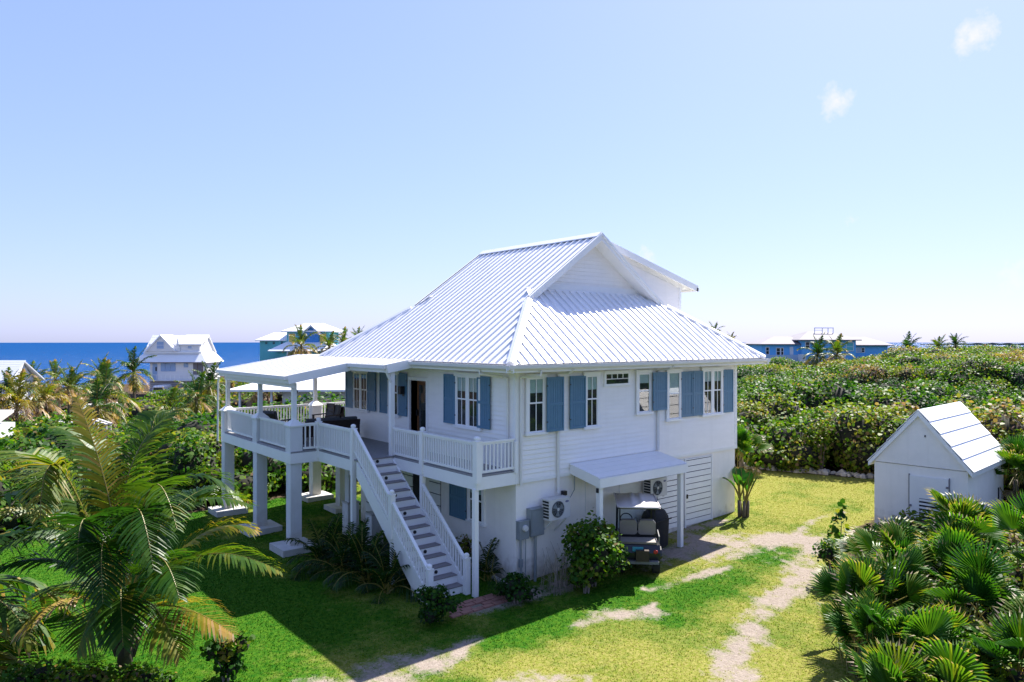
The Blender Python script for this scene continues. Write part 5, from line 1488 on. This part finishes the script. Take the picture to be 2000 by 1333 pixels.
for k in range(9):
    R = random.Random(k); o = link('paddle_leaf', PAD[k % 3], bp_, (.14 * math.cos(k * 1.3), .14 * math.sin(k * 1.3), .45 + .05 * (k % 4))); o.rotation_euler = (R.uniform(-.1, .1), R.uniform(-.15, .2), k * 2.2 + .4); q = R.uniform(.8, 1.15); o.scale = (q, q, q)
# dry stalks by the meter boxes
mb = MB(); R = random.Random(5)
for k in range(70):
    x, y = R.uniform(-.55, .5), R.uniform(-.35, .3); h = R.uniform(.35, 1.15)
    mb.tube([(x, y, -.05), (x + R.uniform(-.1, .1), y + R.uniform(-.1, .1), h * .5), (x + R.uniform(-.3, .3), y + R.uniform(-.25, .2), h)], [.006, .005, .003], 3)
tag(mb.build('dry_weeds', M['twig'], loc=(.75, -.95, 0)), 'thin dry brown stalks below the air conditioner and meter boxes', 'weeds', kind='stuff')

# stones along the back of the lawn
mb = MB(); R = random.Random(9); SV, SF = ball(3, 6)
pts = [(16.0, 4.3), (16.6, 3.0), (17.3, 1.6), (17.9, .2), (18.3, -1.4)]
for k in range(95):
    t = R.uniform(0, len(pts) - 1.001); i = int(t); f_ = t - i
    x = pts[i][0] + (pts[i + 1][0] - pts[i][0]) * f_ + R.uniform(-.25, .25) + .25; y = pts[i][1] + (pts[i + 1][1] - pts[i][1]) * f_ + R.uniform(-.15, .15)
    s = R.uniform(.09, .22); b = len(mb.v); z = float(ground_z(x, y)) + s * .3
    for v in SV: mb.v.append((x + v[0] * s * R.uniform(.7, 1.3), y + v[1] * s * R.uniform(.7, 1.3), z + v[2] * s * R.uniform(.6, 1.0)))
    for f in SF: mb.f.append(tuple(dict.fromkeys(b + q for q in f))); mb.m.append(0)
tag(mb.build('stone_border', M['rock']), 'row of pale rough stones edging the back of the lawn', 'stone border', kind='stuff')

# grass blades over the lawn
n = 230000
u = rng.random(n); az = rng.uniform(-37, 37, n); r = 10.5 + 22 * u ** 1.0
x, y = world_at(az, r)
ok = in_poly(x, y, LAWN) & ~((x > .0) & (x < LX) & (y > .0) & (y < LY))
sa = sand_amount(x, y); ok &= (sa + rng.normal(0, .26, n)) < .46
x, y, sa = x[ok], y[ok], sa[ok]; n = len(x); da = dry_amount(x, y)
z = ground_z(x, y); h = rng.uniform(.012, .034, n) * (1.15 - .4 * da); wd = rng.uniform(.006, .013, n) * (1 + (r[ok] - 10) / 22); th = rng.uniform(0, 2 * PI, n)
lean = rng.normal(0, .6, (n, 2)) * h[:, None]
A = np.stack([x - np.cos(th) * wd, y - np.sin(th) * wd, z - .005], -1); B = np.stack([x + np.cos(th) * wd, y + np.sin(th) * wd, z - .005], -1)
Tt = np.stack([x + lean[:, 0], y + lean[:, 1], z + h], -1)
V = np.stack([A, B, Tt], 1).reshape(-1, 3)
gmat_ = leaf_mat('grass_blade', [(0, (.010, .080, .004)), (.3, (.042, .135, .005)), (.6, (.140, .182, .014)), (1.0, (.27, .245, .068))], .8, .35, spec=.04)
gme2 = fast_mesh('grass', V, np.arange(3 * n).reshape(-1, 3), gmat_, tint=np.clip(da * .95 + rng.normal(0, .14, n), 0, 1))
tag(link('grass', gme2), kind='stuff')

# ------------------------------------------------------------------ things round the house
M['cart_white'] = paint('cart_roof_plastic', (.46, .43, .42), .45, .05, 4)
M['cart_black'] = paint('cart_body_black', (.018, .018, .02), .3, .1, 5)
M['cart_grey'] = paint('cart_grey_deck', (.17, .165, .165), .5, .1, 6)
M['vinyl'] = paint('beige_vinyl_seat', (.27, .235, .20), .5, .06, 6)
M['rubber'] = paint('tyre_rubber', (.02, .02, .02), .9, .1, 8)
M['plate'] = paint('teal_plate', (.05, .35, .38), .5, .1, 12)
M['red'] = paint('red_lamp_lens', (.45, .02, .02), .25, .05, 5)
M['cover'] = paint('black_fabric_cover', (.014, .014, .016), .8, .15, 5, .5, 10)
M['ac'] = paint('ac_casing', (.60, .59, .57), .5, .04, 3)
M['brick'] = paint('red_paver', (.33, .16, .12), .85, .15, 5, .3, 30)
M['logo'] = paint('dark_blue_mark', (.02, .03, .18), .5, .05, 5)

gz = float(ground_z(2.9, -1.6))
ct = empty('golf_cart', (2.98, -1.55, gz), math.atan2(.716, .698) - PI / 2, 'dark golf cart with pale roof parked under the carport roof', 'golf cart')
# local: +y forward, rear bumper at y = -0.35
def P2(mb, pts, x0, x1, m=0): return mb.prism([(x0, y, z) for y, z in pts], (x1 - x0, 0, 0), m)
mb = MB(); P2(mb, [(-.30, .34), (-.34, .62), (-.22, .80), (.42, .82), (.46, .40)], -.55, .55); bd = mb.build('body', M['cart_black'], ct)
mb = MB(); P2(mb, [(.46, .26), (.46, .36), (1.30, .36), (1.55, .75), (1.78, .72), (1.86, .40), (1.75, .28)], -.54, .54); mb.build('front_cowl', M['cart_black'], ct)
mb = MB(); P2(mb, [(-.46, .36), (-.46, .43), (-.10, .43), (-.10, .36)], -.50, .50); mb.build('rear_footplate', M['cart_grey'], ct)
mb = MB(); P2(mb, [(-.22, .82), (-.24, .88), (.10, .92), (.12, .83)], -.48, .48); mb.build('rear_seat', M['vinyl'], ct)
mb = MB(); P2(mb, [(.40, .82), (.42, .92), (.86, .90), (.88, .80)], -.50, .50); mb.build('front_seat', M['vinyl'], ct)
for x in (-.25, .25):
    mb = MB()
    for i in range(2):
        pass
    b = [(-.23, 1.00), (-.23, 1.28), (-.17, 1.36), (.17, 1.36), (.23, 1.28), (.23, 1.00), (.17, .96), (-.17, .96)]
    mb.prism([(x + u, .20 - (z - 1.0) * .18, z) for u, z in b], (0, .11, .02)); mb.build('backrest', M['vinyl'], ct)
mb = MB(); mb.box(-.47, .47, .26, .33, .86, 1.0); mb.build('seat_frame', M['cart_black'], ct)
for x in (-.53, .53):
    mb = MB(); mb.tube([(x, -.16, .84), (x, -.20, 1.02), (x, .20, 1.10), (x, .36, .95)], .018, 6); mb.build('hip_rail', M['cart_grey'], ct)
    MB().tube([(x * .9, .28, .84), (x * .88, .30, 1.80)], .016, 6).build('roof_post', M['black'], ct)
    MB().tube([(x * .9, 1.45, .70), (x * .88, 1.28, 1.82)], .016, 6).build('roof_post', M['black'], ct)
mb = MB(); n = 8
def roof_z(u, v): return 1.79 + .09 * (1 - abs(u) ** 2.6) * (1 - abs(v) ** 4) + (.03 if .12 < abs(u) < .34 and abs(v) < .8 else 0)
us = [-1, -.85, -.6, -.36, -.32, -.14, -.10, .10, .14, .32, .36, .6, .85, 1]; vs = [-1, -.85, -.6, 0, .6, .85, 1]
for v in vs:
    for u in us: mb.v.append((u * .56, .62 + v * .92, roof_z(u, v)))
nu = len(us)
for j in range(len(vs) - 1):
    for i in range(nu - 1): mb.f.append((j * nu + i, j * nu + i + 1, (j + 1) * nu + i + 1, (j + 1) * nu + i)); mb.m.append(0)
rf = mb.build('roof', M['cart_white'], ct, True)
mb = MB(); mb.box(-.55, .55, -.28, 1.52, 1.755, 1.795); mb.build('roof_liner', M['cart_black'], rf)
MB().tube([(-.5, -.28, 1.80), (-.56, -.2, 1.80), (-.56, 1.5, 1.80)], .022, 6).build('roof_rim', M['cart_white'], rf)
MB().tube([(.56, 1.5, 1.80), (.56, -.2, 1.80), (.5, -.28, 1.80), (-.5, -.28, 1.80)], .022, 6).build('roof_rim', M['cart_white'], rf)
mb = MB(); sw = Vector((-.24, 1.12, 1.14)); pts = [(sw.x + .17 * math.cos(a), sw.y + .06 * math.sin(a), sw.z + .16 * math.sin(a)) for a in [2 * PI * k / 18 for k in range(19)]]
mb.tube(pts, .016, 6); wh = mb.build('steering_wheel', M['black'], ct)
MB().bar((-.40, 1.12, 1.14), (-.08, 1.12, 1.14), .025, .02).build('spoke', M['black'], wh)
MB().tube([(-.24, 1.12, 1.14), (-.24, 1.42, .75)], .022, 6).build('steering_column', M['black'], ct)
mb = MB()
for x in (-.5, .5): mb.bar((x, 1.46, .74), (x, 1.30, 1.76), .03, .03)
mb.bar((-.5, 1.30, 1.76), (.5, 1.30, 1.76), .03, .03); mb.bar((-.5, 1.46, .74), (.5, 1.46, .74), .03, .03); wsf = mb.build('windscreen_frame', M['black'], ct); wsf['kind'] = 'stuff'
MB().hexa(((-.48, 1.45, .77), (.48, 1.45, .77), (.48, 1.456, .77), (-.48, 1.456, .77), (-.48, 1.30, 1.74), (.48, 1.30, 1.74), (.48, 1.306, 1.74), (-.48, 1.306, 1.74))).build('windscreen', M['glass'], ct)
for x in (-.42, .42):
    MB().lathe(x, 0, [(0.001, 0), (.055, 0), (.06, .02), (.05, .04), (.001, .045)], 12).build('tail_light', M['red'], ct, loc=(0, -.335, .66), rot=(PI / 2, 0, 0))
MB().box(-.18, .10, -.352, -.335, .66, .78).build('number_plate', M['plate'], ct)
MB().box(-.10, .24, -.50, -.30, .44, .72).build('rear_box', M['wicker'], ct)
for x, y in ((-.46, .0), (.46, 0), (-.46, 1.5), (.46, 1.5)):
    w = MB().tube([(x - .09, y, .23), (x + .09, y, .23)], [.23, .23], 18).build('wheel', M['rubber'], ct)
    MB().tube([(x - .10, y, .23), (x + .10, y, .23)], .12, 12).build('rim', M['cart_grey'], w)
mb = MB(); P2(mb, [(-.2, .5), (-.15, .66), (.0, .72), (.2, .66), (.28, .48), (.24, .42), (-.16, .42)], .54, .60); mb.build('mudguard', M['cart_black'], ct)
mb = MB(); P2(mb, [(-.2, .5), (-.15, .66), (.0, .72), (.2, .66), (.28, .48), (.24, .42), (-.16, .42)], -.60, -.54); mb.build('mudguard', M['cart_black'], ct)

# covered barbecue
gc = empty('covered_grill', (4.98, -.45, float(ground_z(4.98, -.45))), 0.1, 'black covered barbecue beside the golf cart', 'barbecue')
prof = [(0, .46, .30), (.35, .45, .30), (.75, .47, .31), (.9, .45, .29), (1.02, .38, .22), (1.10, .22, .12), (1.11, .02, .02)]
mb = MB(); R = random.Random(4); n = 22
for z, a, b in prof:
    for k in range(n):
        t = 2 * PI * k / n; c, s_ = math.cos(t), math.sin(t); q = (abs(c) ** 3 + abs(s_) ** 3) ** (-1 / 3)
        f_ = q * (1 + (R.uniform(-.05, .05) if 0 < z < 1 else 0) + .03 * math.sin(t * 7) * (1 - z)); mb.v.append((a * c * f_, b * s_ * f_, z + (R.uniform(-.03, .03) if z > 0 else -.03)))
for i in range(len(prof) - 1):
    for k in range(n): k2 = (k + 1) % n; mb.f.append((i * n + k, i * n + k2, (i + 1) * n + k2, (i + 1) * n + k)); mb.m.append(0)
mb.f.append(tuple((len(prof) - 1) * n + k for k in range(n))); mb.m.append(0)
mb.build('fabric_cover', M['cover'], gc, True)
MB().tube([(-.40, -.33, .82), (.40, -.33, .82)], .02, 6).build('handle_bulge', M['cover'], gc)

# air conditioners
def aircon(x, y, z, label, legs):
    a = empty('air_conditioner', (x, y, z), 0, label, 'air conditioner')
    W, D, Hh = .74, .30, .54
    mb = MB(); mb.hexa(((0, -D, 0), (W, -D, 0), (W, 0, 0), (0, 0, 0), (0, -D, Hh), (W, -D, Hh), (W, 0, Hh), (0, 0, Hh))); cs = mb.build('casing', M['ac'], a)
    mb = MB(); cx_, cz_ = .30, .27
    mb.lathe(0, 0, [(.001, 0), (.215, 0), (.215, .008), (.001, .008)], 24); mb.build('fan_opening', M['dark'], cs, loc=(cx_, -D - .001, cz_), rot=(PI / 2, 0, 0))
    for k in range(3):
        aa = k * 2 * PI / 3 + .4
        MB().hexa([(cx_ + math.cos(aa + q) * r_, -D - .012 + dy, cz_ + math.sin(aa + q) * r_) for dy in (0, .003) for r_, q in ((.05, -.3), (.19, -.38), (.19, .38), (.05, .3))]).build('fan_blade', M['grey_metal'], cs)
    MB().lathe(0, 0, [(.001, 0), (.045, 0), (.04, .01), (.001, .012)], 14).build('fan_hub', M['ac'], cs, loc=(cx_, -D - .014, cz_), rot=(PI / 2, 0, 0))
    mb = MB()
    for r_ in (.07, .11, .15, .19, .215):
        pts = [(cx_ + r_ * math.cos(2 * PI * k / 20), -D - .022, cz_ + r_ * math.sin(2 * PI * k / 20)) for k in range(21)]
        mb.tube(pts, .0035, 4, cap=False)
    for k in range(12): t = 2 * PI * k / 12; mb.tube([(cx_ + .04 * math.cos(t), -D - .022, cz_ + .04 * math.sin(t)), (cx_ + .215 * math.cos(t), -D - .022, cz_ + .215 * math.sin(t))], .003, 4)
    g = mb.build('fan_grille', M['grey_metal'], cs); g['kind'] = 'stuff'
    # side louvres, six rows of slots
    for k in range(6): MB().box(-.004, .0, -D + .03, -.03, .05 + k * .08, .10 + k * .08).build('side_slot', M['dark'], cs)
    pts = [(.63 + .06 * math.cos(2 * PI * k / 16), -D - .004, .44 + .028 * math.sin(2 * PI * k / 16)) for k in range(16)]
    MB().prism(pts, (0, .003, 0)).build('maker_badge', M['logo'], cs)
    MB().box(.595, .665, -D - .006, -D - .004, .435, .445).build('badge_lettering', M['ac'], cs)
    for xx in (.10, .62):
        MB().bar((xx, -D + .02, -.02), (xx, .13, -.02), .04, .03).build('bracket', M['ac'], a)
        if legs: MB().bar((xx, -D + .02, -.02), (xx - .05, .13, -.42), .03, .03).build('bracket_strut', M['ac'], a)
    return a
aircon(.78, -.14, 1.60, 'air conditioner on the wall between the grey panel box and the bush', True)
aircon(4.84, -.14, 1.64, 'air conditioner up in the shade of the carport, above the barbecue', False)

# meter box and panel box with their conduits
mt = empty('electric_meter', (0, 0, 0), 0, 'grey electric meter box with round glass nearest the house corner', 'meter box')
mb = MB(); mb.box(.01, .34, -.15, -.005, 1.17, 1.63); mb.build('box', M['grey_metal'], mt)
MB().lathe(0, 0, [(.001, 0), (.085, 0), (.085, .03), (.07, .07), (.001, .075)], 16).build('meter_glass', M['ac'], mt, loc=(.18, -.151, 1.46), rot=(PI / 2, 0, 0))
MB().box(-.0, .35, -.155, -.0, 1.63, 1.645).build('lid', M['grey_metal'], mt)
MB().tube([(.10, -.08, 1.18), (.10, -.08, .55), (.13, -.10, .0)], .032, 8).build('conduit', M['grey_metal'], mt)
MB().box(.055, .145, -.125, -.035, .45, .66).build('conduit_coupling', M['grey_metal'], mt)
MB().tube([(.27, -.08, 1.18), (.27, -.07, -.05)], .014, 6).build('conduit', M['grey_metal'], mt)
pb = empty('panel_box', (0, 0, 0), 0, 'taller grey panel box beside the meter', 'electric box')
MB().box(.37, .82, -.19, -.005, 1.20, 1.90).build('box', M['grey_metal'], pb)
MB().box(.39, .80, -.205, -.191, 1.23, 1.87).build('door', M['grey_metal'], pb)
MB().box(.36, .83, -.215, -.0, 1.90, 1.92).build('lid', M['grey_metal'], pb)
MB().tube([(.58, -.10, 1.21), (.58, -.10, -.05)], .04, 8).build('conduit', M['grey_metal'], pb)
ib = empty('isolator_switch', (0, 0, 0), 0, 'small black switch box above the air conditioner with its cable', 'switch')
MB().box(1.60, 1.72, -.12, -.005, 2.10, 2.22).build('box', M['black'], ib)
MB().tube([(1.56, -.28, 2.0), (1.85, -.10, 2.02), (2.05, -.06, 2.2), (2.08, -.04, 2.7)], .013, 6).build('cable', M['grey_metal'], ib)

# deck furniture
def seat(name, x, y, rz, w, d, hb, label, cat, cush=True):
    s = empty(name, (x, y, ZD), rz, label, cat)
    for sx in (-1, 1):
        for sy in (-1, 1): MB().box(sx * (w / 2 - .04) - .03, sx * (w / 2 - .04) + .03, sy * (d / 2 - .04) - .03, sy * (d / 2 - .04) + .03, 0, .56 if sy < 0 else .62).build('leg', M['wicker'], s)
        MB().box(sx * (w / 2 - .04) - .035, sx * (w / 2 - .04) + .035, -d / 2, d / 2, .56, .60).build('armrest', M['wicker'], s)
    MB().box(-w / 2 + .02, w / 2 - .02, -d / 2 + .02, d / 2 - .02, .22, .32).build('seat_frame', M['wicker'], s)
    MB().hexa(((-w / 2 + .04, d / 2 - .06, .3), (w / 2 - .04, d / 2 - .06, .3), (w / 2 - .04, d / 2, .3), (-w / 2 + .04, d / 2, .3), (-w / 2 + .04, d / 2 + .08, hb), (w / 2 - .04, d / 2 + .08, hb), (w / 2 - .04, d / 2 + .13, hb), (-w / 2 + .04, d / 2 + .13, hb))).build('backrest', M['wicker'], s)
    if cush:
        k = max(1, int(round(w / .72)))
        for i in range(k):
            a, b = -w / 2 + .08 + (w - .16) * i / k + .01, -w / 2 + .08 + (w - .16) * (i + 1) / k - .01
            MB().hexa(((a, -d / 2 + .05, .32), (b, -d / 2 + .05, .32), (b, d / 2 - .06, .32), (a, d / 2 - .06, .32), (a + .02, -d / 2 + .07, .45), (b - .02, -d / 2 + .07, .45), (b - .02, d / 2 - .08, .45), (a + .02, d / 2 - .08, .45))).build('seat_cushion', M['cushion'], s)
            MB().hexa(((a, d / 2 - .22, .45), (b, d / 2 - .22, .45), (b, d / 2 - .07, .45), (a, d / 2 - .07, .45), (a + .02, d / 2 - .10, hb + .08), (b - .02, d / 2 - .10, hb + .08), (b - .02, d / 2 + .03, hb + .06), (a + .02, d / 2 + .03, hb + .06))).build('back_cushion', M['cushion'], s)
    return s
seat('lounge_chair', -2.35, 10.4, 2.1, .85, .8, .85, 'grey cushioned lounge chair at the left of the deck', 'chair')
seat('outdoor_sofa', -1.4, 8.1, 3.0, 1.9, .8, .74, 'long dark sofa seen from behind on the deck', 'sofa')
seat('lounge_chair', -.15, 10.9, -1.3, .8, .8, .86, 'grey cushioned armchair at the right end of the sofa', 'chair')
tb = empty('coffee_table', (-1.5, 9.6, ZD), .2, 'low dark table between the deck sofa and chairs', 'table')
MB().box(-.55, .55, -.35, .35, .36, .41).build('table_top', M['wicker'], tb)
for x in (-.48, .48):
    for y in (-.28, .28): MB().box(x - .03, x + .03, y - .03, y + .03, 0, .36).build('leg', M['wicker'], tb)
dt = empty('dining_table', (1.15, 11.4, ZD), 0, 'tall dark dining table partly hidden by the house corner', 'table')
MB().box(-.7, .7, -.45, .45, .72, .77).build('table_top', M['wicker'], dt)
for x in (-.6, .6):
    for y in (-.36, .36): MB().box(x - .04, x + .04, y - .04, y + .04, 0, .72).build('leg', M['wicker'], dt)
def dchair(x, y, rz, label):
    s = empty('dining_chair', (x, y, ZD), rz, label, 'chair')
    for sx in (-.2, .2):
        MB().box(sx - .025, sx + .025, -.22, -.17, 0, .46).build('leg', M['wicker'], s); MB().box(sx - .025, sx + .025, .17, .22, 0, .98).build('leg', M['wicker'], s)
    MB().box(-.23, .23, -.23, .16, .44, .49).build('seat', M['wicker'], s)
    for z in (.62, .76, .90): MB().box(-.175, .175, .18, .21, z, z + .08).build('back_slat', M['wicker'], s)
dchair(.25, 11.1, PI / 2 + .2, 'slat backed dining chair nearest the porch pedestal')
dchair(.75, 10.6, PI + .1, 'slat backed dining chair closest to the house wall')

# brick pavers at the foot of the stairs
R = random.Random(3)
pv = empty('paved_landing', (-1.6, -.25, 0), 0, 'small patch of red brick pavers at the foot of the stairs', 'paving')
for i in range(6):
    for j in range(4):
        x, y = -.75 + i * .31 + (j % 2) * .12, -.42 + j * .17
        if R.random() < .12: continue
        a = R.uniform(-.05, .05); z = float(ground_z(x - 1.6, y - .25)) + R.uniform(.0, .015)
        MB().hexa([(x + math.cos(a) * u - math.sin(a) * v, y + math.sin(a) * u + math.cos(a) * v, zz) for zz in (z - .05, z + .03) for u, v in ((-.14, -.07), (.14, -.07), (.14, .07), (-.14, .07))]).build('paver', M['brick'], pv)
# low white walls of the boardwalk at far left
bw = empty('boardwalk', (-3.6, 40.2, 0), RZV, 'pale weathered boardwalk rails among the bushes at far left', 'boardwalk')
for k, (a, b, z0, z1) in enumerate((((-2.2, .3), (-.9, -.4), .98, .9), ((.2, .5), (1.7, -.5), 1.05, .85))):
    for o in (0, .5):
        MB().bar((a[0], a[1] + o, z0), (b[0], b[1] + o, z1), .16, .08).build('rail', M['concrete'], bw)
        for t in (.05, .95): MB().box(a[0] + (b[0] - a[0]) * t - .04, a[0] + (b[0] - a[0]) * t + .04, a[1] + (b[1] - a[1]) * t - .04 + o, a[1] + (b[1] - a[1]) * t + .04 + o, -1.2, z0 + (z1 - z0) * t - .03).build('post', M['concrete'], bw)
# loose pale stones by the corner of the wall
for k in range(7):
    mb = MB(); s = R.uniform(.06, .1)
    for v_ in SV: mb.v.append((v_[0] * s * R.uniform(.8, 1.4), v_[1] * s * R.uniform(.8, 1.2), v_[2] * s * .8))
    for f_ in SF: mb.f.append(tuple(dict.fromkeys(f_))); mb.m.append(0)
    tag(mb.build('edging_stone', M['rock'], loc=(-.12 - k * .02, .95 - k * .17, .03)), ('pale edging stone nearest the wall corner in the row behind the stairs', 'second edging stone from the wall corner', 'third edging stone from the wall corner, mid row', 'middle edging stone of the row along the wall foot', 'third edging stone from the stairs end of the row', 'second edging stone from the stairs end of the row', 'edging stone at the stairs end of the row along the wall')[6 - k], 'stone', 'edging stones along the wall foot')
